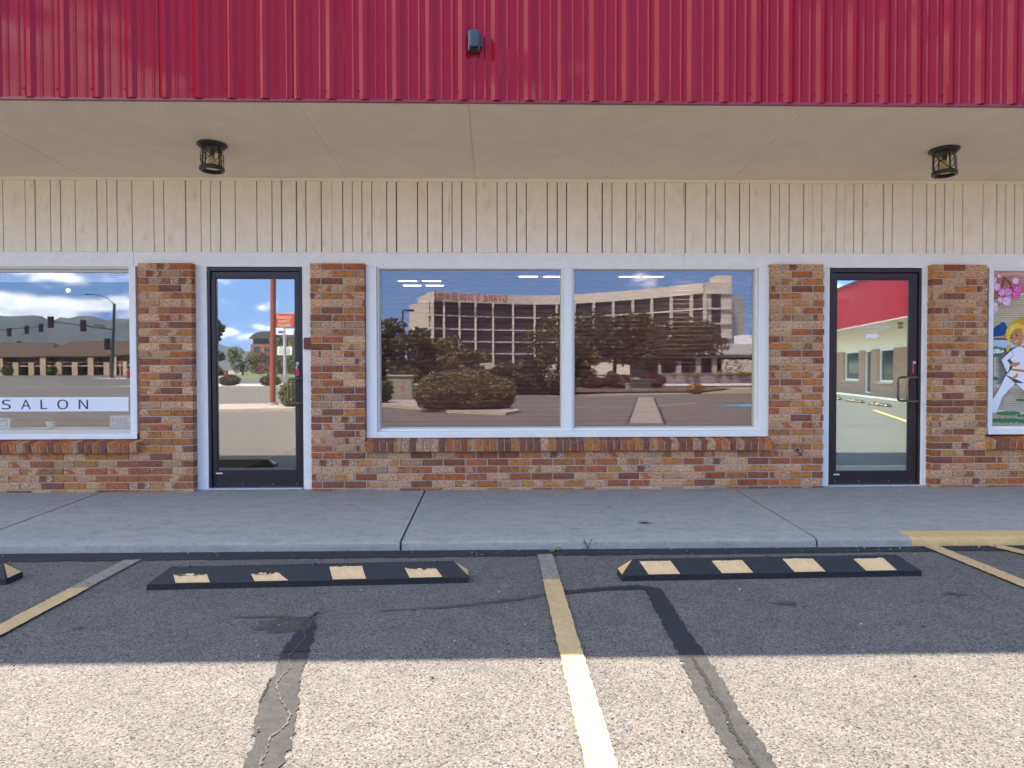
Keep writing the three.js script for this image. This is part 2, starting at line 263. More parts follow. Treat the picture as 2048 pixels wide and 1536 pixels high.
// crack sealant, stains and paint, each a sheet above the last
struct('tar_strip', groundShape(ragged([[-9, 1.70], [12, 1.70], [12, 1.865], [3.5, 1.845], [0, 1.885], [-3.2, 1.925], [-9, 1.92]], 0.04, 0.012, 4), 0.004), M.seal, 'black tar sealing strip along the foot of the curb', 'sealant');
struct('crack_sealant', groundShape(band([[0.36, 2.665, 0.055], [0.60, 2.605, 0.06], [0.82, 2.572, 0.075], [0.895, 2.62, 0.10], [0.885, 2.85, 0.10], [0.868, 3.2, 0.10], [0.862, 3.53, 0.12]], 5, 0.025, 0.008), 0.004), M.seal, 'dark tar crack seal bending through the shaded parking stall', 'sealant');
struct('crack_sealant', groundShape(band([[0.862, 3.532, 0.12], [0.845, 3.75, 0.13], [0.83, 3.95, 0.125], [0.818, 4.4, 0.13], [0.80, 5.4, 0.12]], 6, 0.02, 0.010), 0.004), M.oldSeal, 'greyed crack seal running out into the sunlit asphalt', 'sealant');
struct('crack_sealant', groundShape(band([[-0.6, 2.93, 0.02], [-0.2, 2.87, 0.04], [0.1, 2.77, 0.05], [0.34, 2.67, 0.05]], 7, 0.02, 0.012), 0.004), M.faintSeal, 'faint worn crack seal left of the centre stall line', 'sealant');
struct('crack_sealant', groundShape(band([[-0.92, 2.94, 0.012], [-0.93, 3.06, 0.04], [-0.90, 3.16, 0.06], [-0.905, 3.27, 0.10], [-0.885, 3.45, 0.12]], 8, 0.02, 0.010), 0.004), M.seal, 'black crack seal at the oil stain', 'sealant');
struct('crack_sealant', groundShape(band([[-0.885, 3.452, 0.12], [-0.86, 3.65, 0.105], [-0.83, 3.85, 0.13], [-0.79, 4.05, 0.15], [-0.745, 4.22, 0.125], [-0.735, 4.45, 0.12], [-0.72, 5.4, 0.12]], 9, 0.02, 0.010), 0.004), M.oldSeal, 'wide grey crack seal with an open crack in the sunlit asphalt', 'sealant');
struct('open_crack', groundShape(band([[-0.915, 2.86, 0.004], [-0.90, 2.98, 0.007], [-0.915, 3.08, 0.008], [-0.90, 3.18, 0.007], [-0.915, 3.22, 0.006], [-0.885, 3.30, 0.007]], 10, 0.012, 0.004), 0.0078), M.crackLight);
struct('open_crack', groundShape(band([[-0.885, 3.305, 0.007], [-0.90, 3.50, 0.005], [-0.86, 3.62, 0.005], [-0.875, 3.76, 0.006], [-0.835, 3.86, 0.005], [-0.80, 3.93, 0.006], [-0.745, 4.02, 0.008], [-0.735, 4.1, 0.006], [-0.765, 4.18, 0.007], [-0.75, 4.28, 0.006], [-0.73, 4.45, 0.007], [-0.72, 5.2, 0.007]], 11, 0.012, 0.005), 0.0078), M.crackLight);
struct('open_crack', groundShape(band([[-0.91, 3.72, 0.006], [-0.895, 3.82, 0.010], [-0.885, 3.93, 0.006]], 12, 0.01, 0.004), 0.0078), M.crack);
struct('open_crack', groundShape(band([[0.855, 3.56, 0.008], [0.845, 3.68, 0.02], [0.85, 3.76, 0.010], [0.83, 3.9, 0.016], [0.84, 4.02, 0.010], [0.815, 4.16, 0.016], [0.82, 4.4, 0.012], [0.80, 5.2, 0.012]], 13, 0.012, 0.006), 0.0078), M.crack);
const blob = (cx, cz, rx, rz, seed, n = 40) => { const p = []; for (let i = 0; i < n; i++) { const a = i / n * 6.2832, k = 1 + 0.3 * n2(Math.cos(a) * 1.4 + seed, Math.sin(a) * 1.4) + 0.1 * n2(Math.cos(a) * 6, Math.sin(a) * 6 + seed); p.push([cx + Math.cos(a) * rx * k, cz + Math.sin(a) * rz * k]); } return p; };
for (const [x, z, rx, rz, s] of [[-1.02, 3.12, 0.15, 0.10, 3], [1.54, 2.88, 0.06, 0.035, 5], [2.55, 2.75, 0.07, 0.03, 8], [-1.16, 3.0, 0.16, 0.02, 12], [-2.02, 3.13, 0.035, 0.02, 14]])
  struct('oil_stain', groundShape(blob(x, z, rx, rz, s), 0.0065), M.oil);
const stall = (x0, x1, z0, z1, seed) => ragged([[x0, z0], [x1, z0 - 0.01], [x1, z1], [x0, z1]], 0.025, 0.0032, seed);
const PL = 'parking stall lines';
function paintLine(label, pts, m = M.yellow) { const o = single('parking_line', label, 'road marking', groundShape(pts, 0.012), m, PL); return o; }
paintLine('worn grey upper end of the yellow line at the stall by the salon', stall(-2.43, -2.325, 1.93, 2.52, 21), M.yellowWorn);
paintLine('yellow stall line running out past the salon window', stall(-2.425, -2.32, 2.522, 6.8, 22));
paintLine('worn grey end of the centre stall line at the curb', stall(0.283, 0.383, 1.875, 2.44, 23), M.yellowWorn);
paintLine('yellow stall line between the two wheel stops', stall(0.28, 0.382, 2.442, 6.8, 24));
paintLine('yellow line bounding the hatched access aisle', stall(3.0, 3.108, 1.74, 6.8, 25));
paintLine('short diagonal yellow hatch stripe at the painted curb', ragged([[3.45, 1.73], [3.56, 1.73], [4.6, 4.6], [4.49, 4.6]], 0.03, 0.005, 26));
paintLine('second diagonal yellow hatch stripe of the access aisle', ragged([[4.05, 1.73], [4.16, 1.73], [5.2, 4.6], [5.09, 4.6]], 0.03, 0.005, 27));
paintLine('yellow stall line out on the lot in front of the hotel', stall(2.4, 4.7, 15.9, 16.05, 28));
paintLine('slanting yellow line beside the concrete drainage strip', ragged([[5.4, 16.9], [7.5, 19.2], [7.7, 19.2], [5.6, 16.8]], 0.1, 0.01, 29));
paintLine('yellow line in front of the far storefront wing', ragged([[9.2, 8.2], [9.35, 8.2], [11.6, 14.2], [11.45, 14.2]], 0.1, 0.01, 30));
{ const o = single('accessible_bay_marking', 'blue and white painted accessible parking symbol panel on the lot', 'road marking', groundShape([[7.6, 16.9], [9.2, 18.2], [10.4, 17.0], [8.9, 15.8]], 0.012), std([0.09, 0.24, 0.42], 0.8)); }
struct('drainage_strip', groundShape([[3.12, 9.39], [3.91, 9.35], [7.11, 24.5], [6.47, 24.6]], 0.008), std(W1, 0.9, { map: concTex(7, [0.25, 0.22, 0.175], 0.2) }));
for (const o of [0, 1]) struct('lot_seam', groundShape(band(o ? [[3.93, 9.3, 0.09], [5.5, 16.8, 0.09], [7.13, 24.5, 0.08]] : [[3.1, 9.35, 0.09], [4.8, 17, 0.09], [6.45, 24.6, 0.08]], 36 + o, 0.15, 0.02), 0.004), M.seal);
struct('lot_seam', groundShape(band([[-14, 11.3, 0.03], [-4, 10.4, 0.03], [3, 10.2, 0.03], [14, 10.9, 0.03]], 33, 0.1, 0.01), 0.004), M.oldSeal);
struct('lot_seam', groundShape(band([[-14, 9.1, 0.025], [-2, 9.3, 0.03], [6, 8.4, 0.03], [14, 8.6, 0.03]], 34, 0.1, 0.01), 0.004), M.oldSeal);
struct('lot_seam', groundShape(band([[0.6, 12.1, 0.03], [1.4, 11.6, 0.03], [2.2, 11.9, 0.03]], 35, 0.1, 0.01), 0.004), M.seal);

// ------------------------------------------------------------------ sidewalk: slabs with open joints, sloping to a curb
const topY = (z) => 0.125 - 0.0352 * z;
{
  const sw = new THREE.Group(); sw.name = 'sidewalk'; sw.userData = { kind: 'structure' }; scene.add(sw);
  const prof = [[-0.35, topY(-0.35)], [1.665, topY(1.665)], [1.695, topY(1.695) - 0.004], [1.712, topY(1.7) - 0.014], [1.72, topY(1.7) - 0.034], [1.722, -0.08], [-0.35, -0.08]];
  function slab(x0, x1) { const s = new THREE.Shape(prof.map(([z, y]) => new THREE.Vector2(z, y))); const g = new THREE.ExtrudeGeometry(s, { depth: x1 - x0, bevelEnabled: false }); g.applyMatrix4(new THREE.Matrix4().makeBasis(V(0, 0, 1), V(0, 1, 0), V(-1, 0, 0))); g.translate(x1, 0, 0); return uvM(toCreasedNormals(g, 0.5), x0 * 0.37, 0.2); }
  const j = [-9.4, -6.55, -3.655, -0.655, 2.255, 5.2, 8.2, 12];
  for (let i = 0; i < j.length - 1; i++) part('slab', slab(j[i] + 0.008, j[i + 1] - 0.008), M.concrete, sw);
  for (let i = 1; i < j.length - 1; i++) { const f = slab(j[i] - 0.012, j[i] + 0.012); f.scale(1, 0.99, 0.995); f.translate(0, -0.010, -0.004); part('joint_filler', f, M.jointFill, sw); }
  // yellow paint on the curb from the hatched aisle on
  const e = 0.0025, pp = [[1.545, topY(1.545) + e], [1.665, topY(1.665) + e], [1.696, topY(1.695) - 0.003], [1.715, topY(1.7) - 0.013], [1.7235, topY(1.7) - 0.034], [1.7255, 0.008], [1.7235, 0.008], [1.70, topY(1.7) - 0.02], [1.66, topY(1.66) - 0.004], [1.545, topY(1.545) - 0.002]];
  const s = new THREE.Shape(pp.map(([z, y]) => new THREE.Vector2(z, y))), g = new THREE.ExtrudeGeometry(s, { depth: 12 - 2.93, bevelEnabled: false }); g.applyMatrix4(new THREE.Matrix4().makeBasis(V(0, 0, 1), V(0, 1, 0), V(-1, 0, 0))); g.translate(12, 0, 0);
  part('curb_paint', uvM(toCreasedNormals(g, 0.5)), M.curbYellow, sw, 'yellow paint worn thin along the curb edge');
  const cover = thing('valve_cover', 'small round metal valve cover sunk in the sidewalk', 'cover', [1.14, topY(1.27) + 0.001, 1.27]); cover.rotation.x = 0.035;
  part('ring', new THREE.TorusGeometry(0.058, 0.004, 6, 28).rotateX(Math.PI / 2), std([0.25, 0.25, 0.24], 0.6), cover); part('lid', new THREE.CylinderGeometry(0.055, 0.055, 0.004, 24), std([0.20, 0.20, 0.19], 0.7), cover);
  part('hole', uvM(flat(new THREE.CylinderGeometry(0.026, 0.03, 0.003, 9).scale(1.25, 1, 0.6).translate(-0.006, 0.004, 0))), M.crack, cover);
  const lf = rngOf(90); // bits of leaf litter
  for (const [x, z] of [[-2.55, 0.28], [-1.66, 0.22], [-1.6, 0.5], [3.7, 0.32], [3.55, 0.2], [-3.1, 0.6], [-3.05, 0.95], [0.95, 0.75], [3.9, 0.55], [-2.75, 1.25], [1.05, 1.44]]) single('dry_leaf', 'tiny curled dry leaf on the sidewalk', 'leaf', new THREE.SphereGeometry(0.012, 6, 3, 0, 6.28, 0, 1.2).scale(1.3 + lf(), 0.4, 0.7).rotateY(lf() * 6).translate(x, topY(z) - 0.001, z), M.oil, 'dry leaf bits on the sidewalk');
}

// ------------------------------------------------------------------ the storefront building
const bld = thing('storefront_building', 'single storey brick storefront with red ribbed metal fascia and white board siding', 'building');
const COURSE = 0.0677, TOP = 2.242, BR = 0.193, BH = 0.0575;
const geoCache = new Map();
function brickGeo(w, h, d, cell, half = 0) {
  const key = [w.toFixed(3), h.toFixed(3), d, cell, half].join(); if (geoCache.has(key)) return geoCache.get(key);
  const c = 0.0035, X = w / 2, Y = h / 2, F = d / 2, B = -d / 2, p = [], uv = [], cx = cell % 4, cy = Math.floor(cell / 4);
  const span = Math.min(1, w / 0.198), off = half ? 0.5 : 0;
  const U = (x) => (cx + 0.015 + clamp(off + (x / w + 0.5) * span * (off ? 0.5 / span : 1), 0, 1) * 0.97) / 4, Vv = (y) => (cy + 0.04 + (y / h + 0.5) * 0.92) / 8;
  const q = (a, b, cc, dd, ua) => { for (const v of [a, b, cc, a, cc, dd]) { p.push(...v); uv.push(...ua(v)); } };
  const fr = (v) => [U(v[0]), Vv(v[1])];
  const I = [[-X + c, -Y + c, F], [X - c, -Y + c, F], [X - c, Y - c, F], [-X + c, Y - c, F]], O = [[-X, -Y, F - c], [X, -Y, F - c], [X, Y, F - c], [-X, Y, F - c]], K = [[-X, -Y, B], [X, -Y, B], [X, Y, B], [-X, Y, B]];
  q(...I, fr);
  for (let i = 0; i < 4; i++) { const j = (i + 1) % 4; q(O[i], O[j], I[j], I[i], fr); const side = i % 2 ? (v) => [U((v[2] / d) * 0.09), Vv(v[1])] : (v) => [U(v[0]), Vv((v[2] / d) * h * 0.9)]; q(K[i], K[j], O[j], O[i], side); }
  const g = new THREE.BufferGeometry(); g.setAttribute('position', new THREE.Float32BufferAttribute(p, 3)); g.setAttribute('uv', new THREE.Float32BufferAttribute(uv, 2)); g.computeVertexNormals(); geoCache.set(key, g); return g;
}
const brickRnd = rngOf(404);
function layBrick(parent, x0, x1, y0, y1, zf, d = 0.095) {
  let w = x1 - x0; const h = y1 - y0; if (w < 0.02 || h < 0.01) return; if (Math.abs(w - BR) < 0.006) w = BR;
  const small = w < 0.11; if (small) w = Math.round(w * 250) / 250;
  const b = part('brick', brickGeo(w, h, d, Math.floor(brickRnd() * 32), small && brickRnd() < 0.5 ? 1 : 0), M.brick, parent);
  b.position.set((x0 + x1) / 2, (y0 + y1) / 2, zf - d / 2 + (brickRnd() - 0.5) * 0.004); b.rotation.set((brickRnd() - 0.5) * 0.012, (brickRnd() - 0.5) * 0.008, (brickRnd() - 0.5) * 0.006);
}
function courses(parent, k0, k1, xa, pitch, from, to) { // running bond counted from xa, kept between from and to
  for (let k = k0; k < k1; k++) {
    const y1 = TOP - k * COURSE, y0 = Math.max(y1 - BH, 0.118); if (y1 - y0 < 0.012) continue;
    const ph = k % 2 === 0 ? -0.5 : 0;
    for (let i = Math.floor((from - xa) / pitch) - 1; ; i++) { let a = xa + (i + ph) * pitch, b = a + pitch - 0.0102; if (a > to - 0.02) break; a = Math.max(a, from); b = Math.min(b, to); if (b - a > 0.03) layBrick(parent, a, b, y0, y1, 0); }
  }
}
const lower = (name, label) => grp(name, bld, label);
{
  const wl = lower('brick_wall', 'brick wall and pier between the salon window and the dark glass door');
  part('mortar', boxU(-5.4, -2.803, 0.05, 0.56, -0.2, -0.009), M.mortar, wl); part('mortar', boxU(-3.283, -2.803, 0.56, TOP - 0.004, -0.2, -0.009), M.mortar, wl);
  courses(wl, 0, 25, -3.2885, 0.1985, -3.2885, -2.7985); courses(wl, 25, 32, -3.2885, 0.1985, -5.4, -2.7985);
  const wc = lower('brick_wall', 'wide brick wall and piers around the double window');
  part('mortar', boxU(-1.706, 3.104, 0.05, 0.56, -0.2, -0.009), M.mortar, wc); part('mortar', boxU(-1.706, -1.218, 0.56, TOP - 0.004, -0.2, -0.009), M.mortar, wc); part('mortar', boxU(2.612, 3.104, 0.56, TOP - 0.004, -0.2, -0.009), M.mortar, wc);
  courses(wc, 0, 25, -1.713, 0.20526, -1.713, -1.210); courses(wc, 0, 25, -1.713, 0.20526, 2.6, 3.1105); courses(wc, 25, 32, -1.713, 0.20526, -1.713, 3.1105);
  const wr = lower('brick_wall', 'brick wall and pier beside the painted karate window');
  part('mortar', boxU(4.158, 5.7, 0.05, 0.56, -0.2, -0.009), M.mortar, wr); part('mortar', boxU(4.158, 4.678, 0.56, TOP - 0.004, -0.2, -0.009), M.mortar, wr);
  courses(wr, 0, 25, 4.151, 0.2135, 4.151, 4.685); courses(wr, 25, 32, 4.151, 0.2135, 4.151, 5.7);
}
// brick sills on edge
function rowlock(label, from, to) {
  const s = lower('window_sill', label), n = Math.round((to - from) / 0.0677), p = (to - from) / n, tilt = 0.17;
  const m = uvM(flat(new THREE.BoxGeometry(to - from - 0.012, 0.084, 0.20))); const mm = part('mortar', m, M.mortar, s); mm.position.set((from + to) / 2, 0.555, -0.048); mm.rotation.x = tilt;
  for (let i = 0; i < n; i++) {
    const cell = [0, 2, 4, 7, 9, 12, 15, 17, 20, 23, 25, 31][Math.floor(brickRnd() * 12)];
    const b = part('brick', brickGeo(0.0575, 0.092, 0.21, cell, brickRnd() < 0.5 ? 1 : 0), M.brick, s); b.position.set(from + (i + 0.5) * p, 0.557 + (brickRnd() - 0.5) * 0.004, -0.044 + (brickRnd() - 0.5) * 0.005); b.rotation.set(tilt, 0, (brickRnd() - 0.5) * 0.02);
  }
}
rowlock('sloping brick sill under the salon window', -5.33, -3.285); rowlock('sloping brick sill under the double window', -1.208, 2.605); rowlock('sloping brick sill under the painted window', 4.665, 5.69);

// board siding
{
  const gr = [-4.569, -4.365, -4.273, -4.133, -4.042, -3.907, -3.706, -3.614, -3.522, -3.384, -3.184, -3.089, -2.89, -2.749, -2.66, -2.567, -2.429, -2.229, -2.087, -1.999, -1.86, -1.771, -1.629, -1.528, -1.427, -1.337, -1.248, -1.156, -1.015, -0.925, -0.726, -0.633, -0.493, -0.401, -0.311, -0.174, 0.024, 0.116, 0.207, 0.299, 0.5, 0.593, 0.683, 0.881, 1.021, 1.113, 1.254, 1.342, 1.432, 1.524, 1.613, 1.815, 2.014, 2.103, 2.196, 2.337, 2.43, 2.631, 2.72, 2.811, 2.954, 3.035, 3.127, 3.265, 3.351, 3.438, 3.524, 3.725, 3.81, 4.011, 4.147, 4.228, 4.319, 4.408, 4.497, 4.695, 4.828, 4.917, 5.005];
  const thin = new Set([23, 61, 64]), w = [0.09, 0.14, 0.2, 0.09, 0.2, 0.14, 0.09], all = [...gr]; let x = gr[0]; for (let i = 0; x > -5.4; i++) { x -= w[i % 7]; all.unshift(x); } x = gr[gr.length - 1]; for (let i = 0; x < 5.8; i++) { x += w[(i * 3) % 7]; all.push(x); }
  const wall = lower('siding_wall', 'off-white vertical board siding of uneven board widths'); const r = rngOf(66), o0 = all.indexOf(gr[0]);
  part('backing', boxAt(-5.5, 6, 2.3, 3.06, -0.2, -0.130), M.sidingBack, wall);
  for (let i = 0; i < all.length - 1; i++) {
    const ga = thin.has(i - o0) ? 0.0014 : 0.0046, gb = thin.has(i + 1 - o0) ? 0.0014 : 0.0046, u = r() * 2, v = r() * 2, z = -0.100 + (r() - 0.5) * 0.004;
    part('board', rboxU(all[i] + ga * (0.6 + r() * 0.7), all[i + 1] - gb * (0.6 + r() * 0.7), 2.362, 3.034, z - 0.024, z, 0.0018, u, v), M.siding, wall);
  }
  part('top_moulding', uvM(joined([rbox(-5.5, -2.0, 3.026, 3.056, -0.125, -0.085, 0.006), rbox(-1.997, 6, 3.026, 3.056, -0.125, -0.084, 0.006)]), 0, 0, true), M.siding, wall);
  const hd = lower('header_board', 'long white header boards over the windows and doors');
  for (const [a, b, z] of [[-5.5, -3.37, -0.088], [-3.368, 1.80, -0.090], [1.802, 6, -0.087]]) part('board', rboxU(a, b, 2.222, 2.360, -0.16, z, 0.003, a * 0.7, 0.3, true), M.trim, hd);
}

// windows
function frameRing(x0, x1, y0, y1, z0, z1, w, wb = w) { return joined([rbox(x0, x0 + w, y0, y1, z0, z1), rbox(x1 - w, x1, y0, y1, z0, z1), rbox(x0 + w, x1 - w, y1 - w, y1, z0, z1), rbox(x0 + w, x1 - w, y0, y0 + wb, z0, z1)]); }
function blind(win, x0, x1, y0, y1, z, pitch, width, tilt, mat) {
  const n = Math.floor((y1 - y0) / pitch), g = new THREE.CylinderGeometry(0.10, 0.10, x1 - x0, 5, 1, true, -width / 0.2, width / 0.1); g.rotateZ(Math.PI / 2); g.translate(0, 0, 0);
  const box = new THREE.BoxGeometry(x1 - x0, 0.0028, width);
  for (let i = 0; i < n; i++) { const s = part('slat', box, mat, win); s.position.set((x0 + x1) / 2, y1 - 0.05 - i * pitch, z); s.rotation.x = tilt + 0.02 * Math.sin(i * 7.3); s.rotation.z = 0.0012 * Math.sin(i * 3.1); }
  part('head_rail', rbox(x0, x1, y1 - 0.04, y1, z - 0.025, z + 0.025), mat, win);
  for (const t of [0.13, 0.4, 0.64, 0.88]) part('lift_cord', boxAt(mix(x0, x1, t) - 0.0012, mix(x0, x1, t) + 0.0012, y0, y1, z + width / 2 + 0.001, z + width / 2 + 0.003), mat, win);
}
{
  const w = lower('window', 'wide two pane window reflecting the hotel, with open blinds behind');
  part('casing', uvM(joined([rbox(-1.208, -1.108, 0.612, 2.224, -0.12, -0.045), rbox(2.505, 2.607, 0.612, 2.224, -0.12, -0.045), rbox(-1.108, 2.505, 0.612, 0.672, -0.12, -0.042)])), M.vinyl, w);
  part('mullion', uvM(rbox(0.650, 0.732, 0.672, 2.224, -0.15, -0.070)), M.vinyl, w);
  for (const [a, b] of [[-1.108, 0.650], [0.732, 2.505]]) { part('frame', frameRing(a, b, 0.672, 2.224, -0.15, -0.090, 0.018, 0.024), M.vinyl, w); part('glazing_bead', frameRing(a + 0.018, b - 0.018, 0.696, 2.206, -0.15, -0.115, 0.010, 0.012), M.caulk, w); }
  for (const [a, b] of [[-1.09, 0.640], [0.742, 2.487]]) { part('pane', boxU(a, b, 0.70, 2.20, -0.1325, -0.1315).translate(0, 0, 0), M.glassMain, w); part('pane', boxU(a, b, 0.70, 2.20, -0.1455, -0.1445), M.glassMain2, w); blind(w, a, b, 0.705, 2.22, -0.205, 0.0435, 0.05, 0.78, M.slat); }
  const wl = lower('window', 'salon window with raised blind and white lettered band');
  part('casing', uvM(joined([rbox(-3.398, -3.335, 0.612, 2.224, -0.12, -0.05), rbox(-5.4, -3.335, 0.612, 0.665, -0.12, -0.045)])), M.vinyl, wl);
  part('frame', joined([rbox(-5.4, -3.398, 0.665, 0.700, -0.15, -0.08), rbox(-5.4, -3.398, 2.195, 2.224, -0.15, -0.09), rbox(-5.4, -3.398, 2.170, 2.195, -0.15, -0.11)]), M.caulk, wl);
  part('pane', boxU(-5.4, -3.398, 0.69, 2.20, -0.1325, -0.1315), M.glassSalon, wl); part('pane', boxU(-5.4, -3.398, 0.69, 2.20, -0.1455, -0.1445), M.glassSalon2, wl);
  for (let i = 0; i < 5; i++) part('slat', rbox(-5.4, -3.42, 2.085 + i * 0.022, 2.103 + i * 0.022, -0.19, -0.152), M.slatWhite, wl);
  const wr = lower('window', 'window with closed tan blinds behind painted karate artwork');
  part('casing', uvM(joined([rbox(4.728, 4.775, 0.622, 2.224, -0.12, -0.05), rbox(4.728, 5.75, 0.622, 0.670, -0.12, -0.045)])), M.vinyl, wr);
  part('frame', joined([rbox(4.775, 4.79, 0.67, 2.224, -0.15, -0.09), rbox(4.79, 5.75, 0.67, 0.70, -0.15, -0.08), rbox(4.79, 5.75, 2.196, 2.224, -0.15, -0.09)]), M.vinyl, wr);
  part('pane', boxU(4.785, 5.75, 0.69, 2.20, -0.1325, -0.1315), M.glassRight, wr);
  blind(wr, 4.80, 5.75, 0.70, 2.20, -0.185, 0.0215, 0.025, 0.72, M.slatTan);
}
// doors
function door(label, x0, x1, gx0, gx1, y0, y1, gy0, gy1, pane, pane2) {
  const d = lower('door', label);
  part('frame', joined([rbox(x0, x0 + 0.022, y0, y1, -0.17, -0.095, 0.003), rbox(x1 - 0.022, x1, y0, y1, -0.17, -0.095, 0.003), rbox(x0 + 0.022, x1 - 0.022, y1 - 0.035, y1, -0.17, -0.095, 0.003)]), M.bronze, d);
  part('leaf', joined([rbox(x0 + 0.026, gx0, y0 + 0.008, y1 - 0.04, -0.155, -0.11, 0.004), rbox(gx1, x1 - 0.026, y0 + 0.008, y1 - 0.04, -0.155, -0.11, 0.004), rbox(gx0, gx1, gy1, y1 - 0.04, -0.155, -0.11, 0.004), rbox(gx0, gx1, y0 + 0.008, gy0, -0.155, -0.11, 0.004)]), M.bronze, d);
  part('gasket', joined([boxAt(gx0, gx0 + 0.008, gy0, gy1, -0.14, -0.118), boxAt(gx1 - 0.008, gx1, gy0, gy1, -0.14, -0.118), boxAt(gx0 + 0.008, gx1 - 0.008, gy1 - 0.008, gy1, -0.14, -0.118), boxAt(gx0 + 0.008, gx1 - 0.008, gy0, gy0 + 0.008, -0.14, -0.118)]), M.blackMetal, d);
  part('pane', boxU(gx0, gx1, gy0, gy1, -0.1305, -0.1295), pane, d); part('pane', boxU(gx0, gx1, gy0, gy1, -0.1365, -0.1355), pane2, d);
  part('threshold', rbox(x0, x1, y0 - 0.016, y0 - 0.001, -0.17, -0.06, 0.003), M.alu, d);
  const hx = gx1 - 0.055, top = 1.172, bot = 0.942, sx = gx1 + 0.052;
  part('handle', tube([V(sx, top, -0.112), V(sx, top, -0.07), V(sx - 0.02, top, -0.052), V(hx + 0.03, top, -0.052), V(hx + 0.006, top - 0.008, -0.052), V(hx, top - 0.032, -0.052), V(hx, (top + bot) / 2, -0.052), V(hx, bot + 0.032, -0.052), V(hx + 0.006, bot + 0.008, -0.052), V(hx + 0.03, bot, -0.052), V(sx - 0.02, bot, -0.052), V(sx, bot, -0.07), V(sx, bot, -0.112)], 0.0105, 80, 10), M.handle, d);
  part('lock', new THREE.CylinderGeometry(0.015, 0.017, 0.014, 18).rotateX(Math.PI / 2).translate((gx1 + x1 - 0.026) / 2, 1.315, -0.104), M.steel, d);
  for (const y of [y0 + 0.05, y1 - 0.075]) part('pivot', rbox(x0 + 0.002, x0 + 0.03, y - 0.035, y + 0.035, -0.11, -0.082, 0.006), M.blackMetal, d);
  for (const t of [0.05, 0.33, 0.68, 0.95]) part('screw', new THREE.SphereGeometry(0.0045, 8, 6).scale(1, 1, 0.5).translate(mix(x0 + 0.03, x1 - 0.03, t), y0 + 0.03, -0.109), M.steel, d);
  part('maker_plate', rbox(x0 + 0.055, x0 + 0.115, gy0 - 0.032, gy0 - 0.02, -0.112, -0.108, 0.001), M.tagWhite, d);
  return d;
}
door('dark bronze glass door reflecting the red sign pole', -2.692, -1.812, -2.625, -1.882, 0.145, 2.218, 0.305, 2.12, M.glassDoor, M.glassDoor2);
door('dark bronze glass door with white arrow, reflecting the red wing', 3.207, 4.098, 3.284, 4.002, 0.140, 2.214, 0.262, 2.115, M.glassGreen, M.glassGreen2);
for (const [a, b, l] of [[-2.80, -2.696, 'white'], [-1.808, -1.70, 'white'], [3.10, 3.203, 'white'], [4.102, 4.2, 'white']]) part('door_casing', rboxU(a, b, topY(0) - 0.002, 2.224, -0.17, -0.085, 0.004, a, 0.4), M.trim, bld);
// shell of the building: roof, floors, walls of the rooms
{
  const sh = bld;
  part('party_wall', boxU(-2.95, -2.85, 0, 3.06, -9, -0.25), M.innerWall, sh); part('party_wall', boxU(3.03, 3.13, 0, 3.06, -9, -0.25), M.innerWall, sh);
  part('door_screen', boxU(3.15, 4.2, 0.146, 2.6, -0.42, -0.40), std([0.74, 0.80, 0.76], 0.8), sh); part('rear_wall', boxU(-12, 20, 0, 3.06, -9.3, -9.05), M.innerWall, sh); part('side_wall', boxU(-12, -11.8, 0, 3.06, -9, 0), M.farBrick, sh);
  part('interior_floor', boxU(-11.8, 20, 0.05, 0.145, -9, -0.22), M.carpet, sh); part('interior_ceiling', boxU(-11.8, 20, 2.78, 2.84, -9, -0.24), M.innerCeil, sh);
  part('roof', boxU(-12, 20, 4.55, 4.75, -9.3, 1.58), M.roof, sh); part('rear_parapet', boxU(-12, 20, 3.06, 4.9, -9.3, -9.05), M.roof, sh); part('side_parapet', boxU(-12.2, -12.001, 3.0, 4.9, -9.3, 1.6), M.roof, sh);
  part('lintel_wall', boxU(-11.8, 20, 2.24, 2.78, -0.30, -0.2), M.innerWall, sh);
  for (const [a, b] of [[-2.83, -2.70], [-1.80, -1.10], [2.49, 3.2], [4.11, 4.80], [-3.42, -3.3]]) part('stud_wall', boxU(a, b, 0.1, 2.24, -0.27, -0.202), M.innerDark, sh);
  part('apron_wall', boxU(-5.4, -3.3, 0.1, 0.69, -0.3, -0.202), M.innerWall, sh); part('apron_wall', boxU(-1.1, 2.49, 0.1, 0.69, -0.3, -0.202), M.innerWall, sh); part('apron_wall', boxU(4.8, 5.75, 0.1, 0.69, -0.3, -0.202), M.innerWall, sh);
  // storefront going on beyond the frame
  part('far_wall', boxU(-11.8, -5.41, 0.1, 3.05, -0.3, -0.03), M.farBrick, sh); part('far_wall', boxU(6.01, 18, 0.1, 3.05, -0.3, -0.03), M.farBrick, sh); part('far_wall', boxU(5.76, 6.009, 0.1, 2.22, -0.3, -0.03), M.farBrick, sh);
}
// soffit panels, 4 ft wide, rising a little towards the fascia
{
  const so = lower('soffit', 'beige plywood soffit with thin panel joints'), tilt = -0.0387;
  const bk = part('backing', boxU(-12, 18, 0.022, 0.04, -0.1, 1.62), M.soffitGap, so); bk.position.y = 3.056; bk.rotation.x = tilt;
  const js = []; for (let i = -9; i <= 13; i++) js.push(-0.175 + 1.212 * i + (i % 2 ? 0.008 : -0.006)); const r = rngOf(8);
  for (let i = 0; i < js.length - 1; i++) { const g = r(), p = part('panel', boxU(js[i] + 0.0009 + 0.0006 * g, js[i + 1] - 0.0009, 0, 0.018, -0.11, 1.628), M.soffit, so); p.position.y = 3.056 + (g - 0.5) * 0.003; p.rotation.x = tilt; }
}
